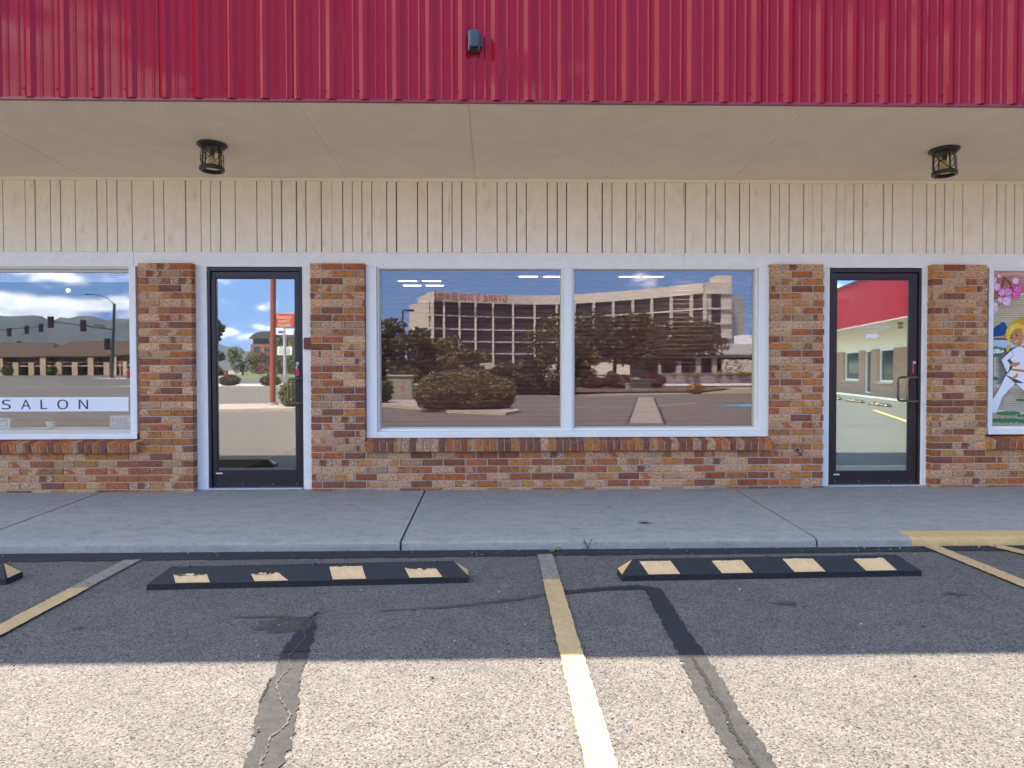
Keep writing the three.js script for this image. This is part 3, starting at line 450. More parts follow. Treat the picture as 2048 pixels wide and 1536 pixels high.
// ribbed steel fascia
{
  const fa = lower('fascia', 'red ribbed sheet metal fascia'); const P = 0.2275, X0 = -3.167, zf = 1.65, y0 = 3.118, y1 = 5.04;
  const one = []; for (const [a, h] of [[-0.041, 0], [-0.0125, 0.019], [0.0125, 0.019], [0.041, 0], [0.066, 0], [0.075, 0.0058], [0.081, 0.0058], [0.090, 0], [0.139, 0], [0.148, 0.0058], [0.154, 0.0058], [0.163, 0]]) one.push([a, h]);
  const pts = []; for (let k = 0; k < 4; k++) for (const [a, h] of one) pts.push([a + k * P, h]); pts.push([4 * P - 0.041, 0]);
  const pos = []; for (let i = 0; i < pts.length - 1; i++) { const [a, h] = pts[i], [b, q] = pts[i + 1]; pos.push(a, y0, h, b, y0, q, b, y1, q, a, y0, h, b, y1, q, a, y1, h); }
  const g = new THREE.BufferGeometry(); g.setAttribute('position', new THREE.Float32BufferAttribute(pos, 3)); g.computeVertexNormals();
  const r = rngOf(15), sc = [];
  for (let k = -10; k < 22; k++) { const p = part('panel', g, M.red, fa); p.position.set(X0 + k * 4 * P, 0, zf); p.rotation.set((r() - 0.5) * 0.002, (r() - 0.5) * 0.012, 0); }
  for (let k = -40; k < 88; k++) { const x = X0 + k * P - 0.048; if (x > -4.2 && x < 4.4) sc.push(new THREE.CylinderGeometry(0.005, 0.0065, 0.006, 6).rotateX(Math.PI / 2).translate(x, y0 + 0.062 + (r() - 0.5) * 0.004, zf + 0.004)); }
  const s = part('screws', joined(sc), M.screw, fa); s.userData.kind = 'stuff';
  part('bottom_trim', rbox(-12, 18, y0 - 0.016, y0 + 0.004, zf - 0.02, zf + 0.006, 0.003), M.redTrim, fa); part('back_board', boxAt(-12, 18, 3.13, 5.0, zf - 0.06, zf - 0.012), M.roof, fa);
  part('coping', rbox(-12, 18, y1 - 0.005, y1 + 0.02, zf - 0.2, zf + 0.03, 0.004), M.redTrim, fa);
}

// ------------------------------------------------------------------ things on the storefront
{ // caged ceiling lantern, hanging from the soffit
  const lamp = thing('ceiling_lantern', 'black caged porch lantern on the soffit above the plain glass door', 'lantern', [-2.29, 3.085, 0.775]);
  lamp.rotation.x = -0.0387;
  const prof = [[0.0, 0], [0.115, 0], [0.118, -0.006], [0.116, -0.014], [0.106, -0.02], [0.102, -0.028], [0.092, -0.032], [0.085, -0.042], [0.0, -0.042]].map(([x, y]) => new THREE.Vector2(x, y));
  part('canopy', new THREE.LatheGeometry(prof, 40), M.blackMetal, lamp);
  part('bottom_ring', new THREE.LatheGeometry([[0.078, -0.186], [0.094, -0.186], [0.098, -0.194], [0.095, -0.203], [0.098, -0.211], [0.092, -0.218], [0.074, -0.218], [0.074, -0.21], [0.078, -0.186]].map(([x, y]) => new THREE.Vector2(x, y)), 40), M.blackMetal, lamp);
  for (let i = 0; i < 4; i++) {
    const a = i * Math.PI / 2 + 0.55, c = Math.cos(a), s = Math.sin(a);
    part('post', rod(V(c * 0.083, -0.04, s * 0.083), V(c * 0.09, -0.19, s * 0.09), 0.0065), M.blackMetal, lamp);
    for (const k of [0, 1]) { const pt = []; for (let t = 0; t <= 6; t++) { const b = a + (t / 6) * Math.PI / 2, y = k ? mix(-0.042, -0.188, t / 6) : mix(-0.188, -0.042, t / 6); pt.push(V(Math.cos(b) * 0.088, y, Math.sin(b) * 0.088)); } part('cross_brace', tube(pt, 0.003, 14, 6), M.blackMetal, lamp); }
  }
  part('shade', new THREE.CylinderGeometry(0.079, 0.083, 0.148, 32, 1, true).translate(0, -0.116, 0), M.lampGlass, lamp);
  part('socket', new THREE.CylinderGeometry(0.018, 0.02, 0.05, 16).translate(0, -0.066, 0), M.blackMetal, lamp);
  part('bulb', new THREE.LatheGeometry([[0, -0.178], [0.012, -0.174], [0.026, -0.155], [0.030, -0.138], [0.024, -0.112], [0.014, -0.09], [0, -0.09]].map(([x, y]) => new THREE.Vector2(x, y)), 20), M.bulb, lamp);
  const l2 = copyOf(lamp, 'black caged porch lantern on the soffit above the door with the arrow', [3.755, 3.085, 0.755], 0.45, 'soffit lanterns'); lamp.userData.group = 'soffit lanterns';
}
{ // weatherproof box on the fascia
  const b = thing('outlet_box', 'small dark weatherproof outlet box fixed to the red fascia', 'electrical box', [-0.139, 3.503, 1.655]);
  part('cover', rbox(-0.042, 0.042, -0.068, 0.076, 0.0, 0.055, 0.012), M.darkPlastic, b); part('lid', rbox(-0.032, 0.032, -0.048, 0.07, 0.05, 0.078, 0.012), M.darkPlastic, b);
  part('opening', rbox(-0.03, 0.03, -0.063, -0.05, 0.05, 0.062, 0.003), M.crack, b); part('hinge', rbox(0.04, 0.056, -0.03, 0.03, 0.004, 0.03, 0.004), M.darkPlastic, b);
  for (const y of [-0.012, 0.012]) part('screw', new THREE.SphereGeometry(0.004, 8, 6).translate(0.049, y, 0.03), M.blackMetal, b); for (const x of [-0.025, -0.008, 0.009, 0.026]) part('vent', rbox(x - 0.004, x + 0.004, 0.074, 0.082, 0.03, 0.05, 0.002), M.blackMetal, b);
}
single('cover_plate', 'reddish brown cover plate on the white casing right of the plain door', 'cover plate', joined([rbox(-1.793, -1.716, 1.449, 1.557, -0.09, -0.05, 0.012)]), M.plate);
{ // keys with a red tag in the lock of the first door, red lock tag on the other
  const k = thing('key_tag', 'pink red key tag hanging from the lock of the plain door', 'key tag', [-1.860, 1.313, -0.09]);
  part('ring', new THREE.TorusGeometry(0.012, 0.0015, 6, 20).translate(0, -0.014, 0.006), M.steel, k); part('key', rbox(-0.004, 0.004, -0.02, 0.012, 0, 0.004, 0.001), M.steel, k);
  part('tag', rbox(0.004, 0.018, -0.115, -0.045, 0, 0.004, 0.001), M.tag, k); part('tag', rbox(-0.013, 0.0, -0.118, -0.05, 0.003, 0.007, 0.001), M.tag, k); part('fob', rbox(-0.014, -0.003, -0.05, -0.026, 0.002, 0.007, 0.002), M.tagWhite, k);
  single('lock_sticker', 'narrow red sticker on the stile of the door with the arrow', 'sticker', rbox(4.026, 4.040, 1.215, 1.295, -0.112, -0.1075, 0.001), M.tag);
}
{ // hose tap
  const t = thing('hose_bib', 'small capped hose tap sticking out of the brick pier', 'tap', [2.86, 0.485, 0]);
  part('flange', new THREE.CylinderGeometry(0.026, 0.028, 0.008, 20).rotateX(Math.PI / 2).translate(0, 0.006, 0.004), std([0.36, 0.27, 0.2], 0.5, { metalness: 0.6 }), t);
  part('body', joined([rod(V(0, 0.006, 0), V(0.004, 0, 0.06), 0.013), rod(V(0.004, 0, 0.045), V(0.004, -0.042, 0.062), 0.013, 0.015)]), std([0.10, 0.085, 0.07], 0.5, { metalness: 0.6 }), t);
  part('stem', rod(V(0.004, 0, 0.06), V(0.012, 0.002, 0.085), 0.017, 0.017, 14), std([0.5, 0.45, 0.42], 0.4, { metalness: 0.7 }), t); part('valve', rod(V(0.0125, 0.002, 0.086), V(0.0127, 0.002, 0.092), 0.008, 0.008, 10), M.crack, t);
}
{ // door notice
  const s = thing('door_notice', 'white vinyl notice PLEASE USE OTHER DOOR with an arrow on the glass', 'notice', [3.64, 1.66, -0.1285]);
  const W = std([0.85, 0.86, 0.86], 0.6); part('lettering', textGeo('PLEASE USE OTHER DOOR', fontBold, 0.0235, 0.001, 0.9).translate(0, 0, 0), W, s);
  const a = new THREE.Shape([[-0.065, -0.108], [0.012, -0.108], [0.012, -0.128], [0.072, -0.088], [0.012, -0.05], [0.012, -0.07], [-0.065, -0.07]].map(([x, y]) => new THREE.Vector2(x, y)));
  part('arrow', new THREE.ExtrudeGeometry(a, { depth: 0.001, bevelEnabled: false }), W, s);
}
{ // salon band
  const s = thing('salon_sign', 'white window band lettered SALON in grey capitals', 'sign', [-4.3, 0.934, -0.130]);
  part('band', boxAt(-0.9, 0.846, -0.066, 0.068, 0, 0.001), M.white, s);
  for (const [c, x0, x1] of [['S', -4.628, -4.544], ['A', -4.451, -4.36], ['L', -4.271, -4.208], ['O', -4.115, -4.015], ['N', -3.917, -3.83]]) { const g = textGeo(c, font, 0.088, 0.001); g.computeBoundingBox(); const w = g.boundingBox.max.x - g.boundingBox.min.x; g.scale((x1 - x0) / w, 1, 1); g.translate((x0 + x1) / 2 + 4.3, 0, 0.0012); part('letter', g, M.ink, s); }
}
{ // on the inner sill of the salon window
  single('inner_sill', 'white inner ledge inside the salon window', 'ledge', rbox(-5.4, -3.42, 0.672, 0.70, -0.42, -0.15), M.vinyl);
  const p = thing('potted_succulent', 'little yellow green succulent in a white pot in the salon window', 'plant', [-4.245, 0.701, -0.235]);
  part('pot', new THREE.LatheGeometry([[0, 0], [0.026, 0], [0.038, 0.052], [0.043, 0.054], [0.044, 0.066], [0.038, 0.066], [0.036, 0.058], [0, 0.056]].map(([x, y]) => new THREE.Vector2(x, y)), 28), std([0.66, 0.62, 0.56], 0.8), p);
  const r = rngOf(3), lm = std([0.44, 0.48, 0.10], 0.6); for (let i = 0; i < 26; i++) { const a = r() * 6.28, l = 0.04 + r() * 0.045, t = 0.15 + r() * 0.75; const g = new THREE.ConeGeometry(0.006, l, 5).translate(0, l / 2, 0).rotateX(t).rotateY(a).translate(0, 0.056, 0); part('leaf', g, lm, p); }
  const f = thing('framed_sign', 'white framed lettered sign at the left edge of the salon window', 'sign', [-4.80, 0.701, -0.25]);
  part('frame', frameRing(-0.16, 0.165, 0, 0.098, -0.012, 0.012, 0.014), M.white, f); part('board', boxAt(-0.146, 0.151, 0.014, 0.084, -0.008, 0.002), std([0.42, 0.43, 0.45], 0.7), f); part('lettering', textGeo('al', fontSerif, 0.04, 0.001).applyMatrix4(new THREE.Matrix4().makeShear(0, 0, 0.3, 0, 0, 0)).translate(0.105, 0.05, 0.003), M.white, f);
  const c = document.createElement('canvas'); c.width = 256; c.height = 128; const x = c.getContext('2d'); x.fillStyle = '#c9ced6'; x.fillRect(0, 0, 256, 128); const q = rngOf(17); for (let i = 0; i < 900; i++) { const g = 90 + q() * 150 | 0; x.fillStyle = `rgb(${g},${g + 3},${g + 10})`; x.fillRect(q() * 180, 20 + q() * 100, 3 + q() * 9, 2 + q() * 7); } x.fillStyle = '#e9ecf0'; x.beginPath(); x.arc(216, 50, 30, 0, 7); x.fill(); x.strokeStyle = '#56707c'; x.lineWidth = 4; x.stroke(); x.fillStyle = '#34505c'; x.font = 'bold 34px sans-serif'; x.textAlign = 'center'; x.fillText('G', 216, 62);
  const t = new THREE.CanvasTexture(c); t.colorSpace = THREE.SRGBColorSpace;
  const pc = thing('picture_board', 'small grey picture with a round emblem leaning in the salon window corner', 'picture', [-3.56, 0.701, -0.24]); pc.rotation.z = 0.015;
  part('frame', boxAt(-0.135, 0.12, 0, 0.125, -0.02, -0.004), std([0.45, 0.36, 0.32], 0.7), pc); const pg = new THREE.PlaneGeometry(0.235, 0.112); pg.translate(-0.004, 0.063, 0.0); part('print', pg, std(W1, 0.6, { map: t }), pc);
}
{ // painting on the glass of the right window
  const c = document.createElement('canvas'); c.width = 512; c.height = 1024; const x = c.getContext('2d'); x.setTransform(0.74, 0, 0, 0.737, -74, -37); const r = rngOf(23);
  const poly = (col, pts, line) => { x.beginPath(); pts.forEach(([a, b], i) => (i ? x.lineTo(a, b) : x.moveTo(a, b))); x.closePath(); x.fillStyle = col; x.fill(); if (line) { x.strokeStyle = line; x.lineWidth = 3; x.stroke(); } };
  const curve = (col, w, pts) => { x.strokeStyle = col; x.lineWidth = w; x.lineCap = 'round'; x.lineJoin = 'round'; x.beginPath(); x.moveTo(...pts[0]); for (let i = 1; i < pts.length - 1; i++) x.quadraticCurveTo(...pts[i], (pts[i][0] + pts[i + 1][0]) / 2, (pts[i][1] + pts[i + 1][1]) / 2); x.lineTo(...pts[pts.length - 1]); x.stroke(); };
  const dabs = (col, cx, cy, rx, ry, n, s = 6) => { x.fillStyle = col; for (let i = 0; i < n; i++) { const a = r() * 6.28, k = Math.sqrt(r()); x.beginPath(); x.ellipse(cx + Math.cos(a) * rx * k, cy + Math.sin(a) * ry * k, s * (0.5 + r()), s * (0.4 + r() * 0.6), r() * 3, 0, 7); x.fill(); } };
  // water, land and hill
  poly('#b4cfe6', [[96, 640], [300, 640], [420, 660], [800, 650], [800, 735], [96, 740]]); poly('#8a5a2a', [[110, 655], [180, 646], [300, 648], [430, 660], [300, 672], [150, 668]]); poly('#1a4f8c', [[92, 645], [110, 610], [140, 570], [165, 540], [200, 525], [215, 503], [245, 507], [272, 550], [262, 600], [230, 630], [150, 640]]);
  poly('#6a8e76', [[96, 742], [170, 722], [240, 742], [330, 735], [420, 722], [520, 740], [800, 730], [800, 748], [96, 752]]);
  for (const [cx, cy, rx, ry, n] of [[150, 806, 60, 12, 120], [140, 1024, 50, 14, 110], [110, 1172, 26, 12, 60], [400, 1222, 40, 10, 60], [290, 1345, 110, 16, 260], [270, 1410, 150, 18, 320], [520, 1370, 150, 20, 200], [520, 1420, 150, 16, 200]]) dabs('rgba(62,122,72,0.75)', cx, cy, rx, ry, n, 7);
  dabs('rgba(235,238,228,0.5)', 170, 772, 70, 16, 60, 9);
  // blossom branches
  curve('#7a4a1e', 15, [[195, 210], [225, 160], [235, 95]]); curve('#7a4a1e', 14, [[235, 95], [290, 140], [300, 190], [325, 215]]); curve('#7a4a1e', 11, [[100, 275], [125, 305], [150, 355]]); curve('#7a4a1e', 11, [[125, 302], [170, 280], [215, 285], [250, 300]]); curve('#7a4a1e', 6, [[168, 98], [235, 97], [420, 100]]);
  for (const [cx, cy, q, col] of [[133, 118, 30, '#eec6e4'], [168, 182, 30, '#ecb6de'], [190, 80, 16, '#c9a8b4'], [275, 228, 34, '#df7cc4'], [215, 232, 30, '#dc8ccb'], [355, 200, 36, '#e04aa8'], [345, 255, 32, '#d838a0'], [340, 125, 26, '#ecbfe2'], [122, 215, 20, '#d9a0cc'], [262, 312, 36, '#ecc2e6'], [140, 385, 40, '#ecc4ea'], [200, 300, 22, '#e4accb'], [155, 345, 18, '#eccada']]) { dabs(col, cx, cy, q, q, 90, 8); dabs('rgba(255,240,250,0.7)', cx, cy, q * 0.8, q * 0.8, 22, 4); }
  // figure in a white uniform, mid stance, seen to the waist belt and back leg
  poly('#d9a11e', [[330, 500], [400, 462], [480, 480], [470, 620], [330, 560]]); poly('#e8c93a', [[252, 640], [262, 570], [300, 525], [360, 512], [440, 540], [470, 620], [440, 700], [300, 700]]);
  poly('#d8b424', [[300, 690], [268, 730], [262, 770], [280, 782], [298, 740]]);
  poly('#c98a5c', [[285, 640], [330, 566], [400, 560], [425, 640], [400, 715], [345, 722], [305, 690]]); poly('#f0d954', [[280, 655], [300, 560], [345, 520], [330, 575], [310, 600]]); poly('#c07e52', [[360, 712], [400, 700], [400, 760], [368, 755]]);
  x.fillStyle = '#3a2416'; for (const [a, b] of [[313, 647], [358, 628]]) { x.beginPath(); x.ellipse(a, b, 8, 10, 0, 0, 7); x.fill(); } curve('#4a2c18', 4, [[298, 630], [310, 620], [325, 628]]); curve('#4a2c18', 4, [[342, 612], [356, 602], [370, 606]]); curve('#f4f0ea', 7, [[338, 688], [355, 684], [370, 672]]); curve('#8a4a34', 2, [[336, 692], [356, 690], [372, 674]]);
  poly('#e9ecf2', [[310, 765], [365, 730], [398, 725], [470, 760], [560, 800], [540, 900], [430, 1065], [262, 990], [285, 970], [318, 930], [330, 880], [300, 850]], '#59627a'); poly('#e9ecf2', [[310, 762], [218, 850], [262, 950], [282, 972], [300, 905], [292, 880], [272, 858], [335, 812]], '#59627a'); poly('#c98a5c', [[290, 882], [345, 876], [388, 872], [388, 898], [350, 916], [298, 908]]);
  poly('#c9851e', [[312, 930], [440, 945], [520, 940], [520, 962], [438, 966], [312, 950]]); poly('#c9851e', [[375, 965], [372, 1005], [330, 1030], [308, 1058], [300, 1030], [345, 1000]]);
  poly('#e9ecf2', [[262, 992], [350, 1070], [300, 1120], [235, 1190], [178, 1345], [82, 1318], [90, 1290], [165, 1180], [220, 1085]], '#8a93a8'); poly('#e9ecf2', [[350, 1065], [430, 1065], [520, 1010], [640, 1200], [700, 1330], [600, 1350], [500, 1200]], '#8a93a8'); poly('#d09a70', [[92, 1328], [155, 1348], [140, 1400], [100, 1436], [88, 1430], [84, 1380]]);
  const t = new THREE.CanvasTexture(c); t.colorSpace = THREE.SRGBColorSpace; const g = new THREE.PlaneGeometry(0.738, 1.464); g.translate(4.786 + 0.369, 0.72 + 0.732, -0.1285);
  single('window_painting', 'window painting of blossom, blue hill and a figure in a white karate uniform', 'painting', g, std(W1, 0.75, { map: t, transparent: true, alphaTest: 0.4, side: THREE.DoubleSide }));
}
{ // lit ceiling troffers in the empty centre unit, one pinkish lamp in the salon
  const em = new THREE.MeshStandardMaterial({ color: 0xffffff, emissive: new THREE.Color(1, 0.97, 0.9), emissiveIntensity: 3.2 });
  for (const [x, z, l, label] of [[-1.26, -5.75, 1.3, 'lit fluorescent ceiling light deep in the centre unit'], [0.75, -4.75, 0.6, 'lit ceiling light seen at the mullion of the double window'], [2.38, -4.75, 0.6, 'lit ceiling light seen through the right pane of the double window']]) {
    const t = thing('ceiling_light', label, 'ceiling light', [x, 2.775, z], 0, 'fluorescent lights of the centre unit');
    part('housing', rbox(-0.40, 0.40, -0.02, 0.0, -l / 2 - 0.02, l / 2 + 0.02, 0.004), M.vinyl, t); for (const s of [-0.21, 0.19]) part('light_diffuser', boxAt(s - 0.15, s + 0.15, -0.026, -0.021, -l / 2, l / 2), em, t);
    const a = new THREE.RectAreaLight(new THREE.Color(1, 0.97, 0.9), 1.2, 0.7, l); a.position.set(x, 2.74, z); a.lookAt(x, 0, z); scene.add(a);
  }
  const p = single('pendant_bulb', 'small glowing pinkish lamp inside the salon', 'lamp', new THREE.SphereGeometry(0.022, 16, 12).translate(-5.42, 2.27, -2.5), new THREE.MeshStandardMaterial({ color: 0xffffff, emissive: new THREE.Color(1, 0.55, 0.62), emissiveIntensity: 3 }));
  const pl = new THREE.PointLight(new THREE.Color(1, 0.6, 0.65), 0.6); pl.position.set(-5.42, 2.27, -2.5); pl.castShadow = true; scene.add(pl);
}

// ------------------------------------------------------------------ wheel stops
function wheelStop() {
  const o = new THREE.Group(); o.name = 'wheel_stop'; const L = 0.915, pts = [];
  for (const sx of [-1, 1]) { for (const y of [0, 0.034]) for (const z of [-0.075, 0.075]) pts.push(V(sx * (L - (y ? 0.004 : 0)), y, z)); pts.push(V(sx * (L - 0.085), 0.098, -0.03), V(sx * (L - 0.085), 0.098, -0.052), V(sx * (L - 0.092), 0.101, -0.041)); }
  part('body', uvM(flat(new ConvexGeometry(pts))), M.rubber, o);
  for (const x of [-0.72, 0, 0.72]) part('anchor_bolt', new THREE.CylinderGeometry(0.013, 0.015, 0.008, 8).translate(x, 0.102, -0.04), M.blackMetal, o);
  // sloping front face: from (y .034, z .075) to (y .098, z -.03)
  const A = V(0, 0.034, 0.075), B = V(0, 0.098, -0.03), e = B.clone().sub(A), n = V(0, e.z, -e.y).normalize().multiplyScalar(-1); const up = n.y > 0 ? n : n.clone().negate();
  const r = rngOf(o.id + 5);
  const on = (pl) => pl.map(([x, t]) => A.clone().addScaledVector(e, t).addScaledVector(up, 0.002).add(V(x, 0, 0)));
  const patch = (poly, at) => { const P = at || on(poly), c = P.reduce((a, b) => a.add(b), V(0, 0, 0)).divideScalar(P.length), q = []; for (let i = 0; i < P.length; i++) { const a = P[i], b = P[(i + 1) % P.length]; for (const v of [c, a, b]) q.push(v.x, v.y, v.z); } const g = new THREE.BufferGeometry(); g.setAttribute('position', new THREE.Float32BufferAttribute(q, 3)); g.computeVertexNormals(); return part('reflective_patch', uvM(g), M.stopYellow, o); };
  return { o, patch, L };
}
function makeStop(label, pos, turn, worn, ends) {
  const { o, patch, L } = wheelStop(); o.name = numbered('wheel_stop'); o.position.set(...pos); o.rotation.y = turn; o.userData = { label, category: 'wheel stop', group: 'rubber wheel stops' }; scene.add(o);
  const r = rngOf(Math.round(pos[0] * 100) + 900);
  for (let i = 0; i < 4; i++) {
    const cx = -0.66 + i * 0.442, w = 0.19, sk = -0.035, top = [], N = 14, wr = worn[i];
    for (let k = 0; k <= N; k++) { const u = k / N; top.push([cx + w / 2 + sk - u * w, 0.93 - wr * (0.30 + 0.35 * Math.abs(n2(u * 3 + i * 9 + pos[0], 1)) + 0.12 * r()) - 0.03 * r()]); }
    patch([[cx - w / 2, 0.04], [cx + w / 2, 0.04], ...top]);
  }
  for (const s of ends) { // painted end facet
    const a = V(s * (L - 0.004), 0.036, 0.062), b = V(s * (L - 0.087), 0.099, -0.034), c = V(s * (L - 0.004), 0.036, -0.066); const nn = b.clone().sub(a).cross(c.clone().sub(a)).normalize(); if (nn.y < 0) nn.negate(); const P = [a, b, c].map((p) => p.clone().addScaledVector(nn, 0.0025)); if (s < 0) P.reverse(); patch(null, P);
  }
  return o;
}
makeStop('black rubber wheel stop with ragged yellow patches, nearer the salon', [-1.075, 0.0, 2.425], 0.046, [0.8, 1, 0.15, 0.7], [1]);
makeStop('black rubber wheel stop in front of the right pane, yellow patches intact', [1.66, 0.0, 2.355], 0.028, [0.05, 0.12, 0.03, 0.15], [-1]);
makeStop('wheel stop cut off by the picture edge below the salon window', [-3.77, 0.0, 2.36], 0.02, [0.2, 0.1, 0.4, 0.1], [1]);
// pebbles and weeds at the curb
{
  const w = thing('weed', 'small green weed growing in the seam at the curb', 'weed', [0.64, 0.004, 1.74], 0, 'weeds along the curb'), r = rngOf(44), gm = std([0.10, 0.12, 0.04], 0.8, { side: THREE.DoubleSide });
  for (let i = 0; i < 9; i++) { const a = r() * 6.28, h = 0.03 + r() * 0.05; part('stem', tube([V(0, 0, 0), V(Math.cos(a) * 0.012, h * 0.6, Math.sin(a) * 0.012), V(Math.cos(a) * 0.03, h, Math.sin(a) * 0.03)], 0.0013, 6, 4), gm, w); part('leaf', new THREE.SphereGeometry(0.006, 5, 3).scale(1.4, 0.4, 0.8).translate(Math.cos(a) * 0.03, h, Math.sin(a) * 0.03), gm, w); }
  const y = thing('weed', 'yellowing weed tuft at the end of the centre line', 'weed', [0.42, 0.004, 1.75], 0, 'weeds along the curb'), ym = std([0.36, 0.31, 0.06], 0.8);
  for (let i = 0; i < 14; i++) { const a = r() * 6.28, d = 0.01 + r() * 0.04; part('leaf', new THREE.SphereGeometry(0.007, 5, 3).scale(1.3, 0.5, 0.9).translate(Math.cos(a) * d * 1.6, 0.006 + r() * 0.02, Math.sin(a) * d), ym, y); }
}
{ // loose grit on the asphalt and against the curb
  const r = rngOf(321), g = new THREE.IcosahedronGeometry(1, 0), N = 520, im = new THREE.InstancedMesh(g, std([0.24, 0.215, 0.18], 0.95), N), m = new THREE.Matrix4(), q = new THREE.Quaternion(), c = new THREE.Color();
  for (let i = 0; i < N; i++) { const curb = i < 170, x = -4.2 + r() * 9, z = curb ? 1.74 + r() * r() * 0.2 : 1.95 + r() * 3.2, s = 0.0025 + r() * r() * 0.006; q.setFromEuler(new THREE.Euler(r() * 6, r() * 6, r() * 6)); m.compose(V(x, 0.012 + s * 0.3, z), q, V(s * 1.3, s * 0.7, s)); im.setMatrixAt(i, m); const t = 0.3 + r() * 1.3; im.setColorAt(i, c.setRGB(t, t * (0.92 + r() * 0.08), t * (0.8 + r() * 0.15))); }
  im.name = 'grit'; im.userData = { kind: 'stuff', label: 'loose grit scattered over the parking lot', category: 'grit' }; im.castShadow = im.receiveShadow = true; scene.add(im);
}

// ------------------------------------------------------------------ across the lot: what the glass mirrors
const leafM = (c) => std(W1, 0.75, { vertexColors: true, side: THREE.DoubleSide });
const LEAF = leafM();
function leaves(blobs, n, size, tone, seed, shell = 0.55, rough = 0.16) { // blobs: [x, y, z, rx, ry, rz]
  const r = rngOf(seed), pos = [], col = [], vol = blobs.map((b) => Math.pow(b[3] * b[4] * b[5], 0.66)), tot = vol.reduce((a, b) => a + b, 0);
  blobs.forEach((b, bi) => {
    const m = Math.round(n * vol[bi] / tot);
    for (let i = 0; i < m; i++) {
      const th = r() * 6.2832, cz = r() * 2 - 1, sz = Math.sqrt(1 - cz * cz), lump = 1 + rough * n3(Math.cos(th) * sz * 2.2 + seed, cz * 2.2, Math.sin(th) * sz * 2.2), k = (shell + (1 - shell) * Math.sqrt(r())) * lump;
      const c = V(b[0] + Math.cos(th) * sz * b[3] * k, b[1] + cz * b[4] * k, b[2] + Math.sin(th) * sz * b[5] * k);
      const s = size * (0.6 + r() * 0.8), a = V(r() - 0.5, r() - 0.5, r() - 0.5).normalize(), q = V(r() - 0.5, r() - 0.5, r() - 0.5).cross(a).normalize(), e = 0.45 + r() * 0.3;
      const t = 0.65 + r() * 0.7, w = r() * 0.25; const cl = [tone[0] * t * (1 + w), tone[1] * t, tone[2] * t * (1 - w)];
      const A = c.clone().addScaledVector(a, -s), B = c.clone().addScaledVector(q, s * e), C = c.clone().addScaledVector(a, s), D = c.clone().addScaledVector(q, -s * e);
      for (const v of [A, B, C, A, C, D]) { pos.push(v.x, v.y, v.z); col.push(...cl); }
    }
  });
  const g = new THREE.BufferGeometry(); g.setAttribute('position', new THREE.Float32BufferAttribute(pos, 3)); g.setAttribute('color', new THREE.Float32BufferAttribute(col, 3)); g.computeVertexNormals(); return g;
}
const bark = std([0.10, 0.075, 0.055], 0.9);
function tree(name, label, x, z, h, w, tone, seed, { lo = 0.28, n = 2600, leaf = 0.2, slim = false, group } = {}) {
  const t = thing(name, label, 'tree', [x, -0.02, z], 0, group), r = rngOf(seed), limbs = [rod(V(0, 0, 0), V(0.1 * w * (r() - 0.5), h * 0.55, 0), h * 0.028 + 0.04, h * 0.016, 8)], blobs = [];
  const k = slim ? 6 : 11;
  for (let i = 0; i < k; i++) { const a = r() * 6.28, y = h * (lo + (0.86 - lo) * (i + 0.5) / k), q = slim ? 0.25 * (1 - i / k) : (0.30 + 0.38 * r()) * (1 - 0.5 * Math.abs(i / k - 0.4)), bx = Math.cos(a) * w * 0.5 * q * 1.5, bz = Math.sin(a) * w * 0.5 * q * 1.5, s = w * (slim ? 0.36 * (1.1 - i / k) : 0.20 + 0.14 * r()); blobs.push([bx, y, bz, s, s * (slim ? 1.2 : 0.72), s]); limbs.push(rod(V(0, y * 0.55, 0), V(bx, y, bz), h * 0.009 + 0.015, 0.015, 6)); }
  part('trunk', joined(limbs), bark, t); part('crown', leaves(blobs, n, leaf, tone, seed, 0.35), LEAF, t); return t;
}
function shrub(name, label, x, z, w, h, d, tone, seed, n = 1500, leaf = 0.06, extra = [], rough = 0.16) {
  const t = thing(name, label, 'shrub', [x, 0, z]); const r = rngOf(seed), st = []; for (let i = 0; i < 5; i++) st.push(rod(V(0, 0, 0), V((r() - 0.5) * w * 0.6, h * 0.6, (r() - 0.5) * d * 0.6), 0.02, 0.008, 5));
  part('stem', joined(st), bark, t); part('foliage', leaves([[0, h * 0.5, 0, w / 2, h / 2, d / 2], ...extra], n, leaf, tone, seed, 0.7, rough), LEAF, t); return t;
}
const DK = [0.050, 0.062, 0.024], MD = [0.075, 0.10, 0.03], LT = [0.15, 0.18, 0.035], BG = [0.075, 0.022, 0.03], OL = [0.10, 0.105, 0.038];
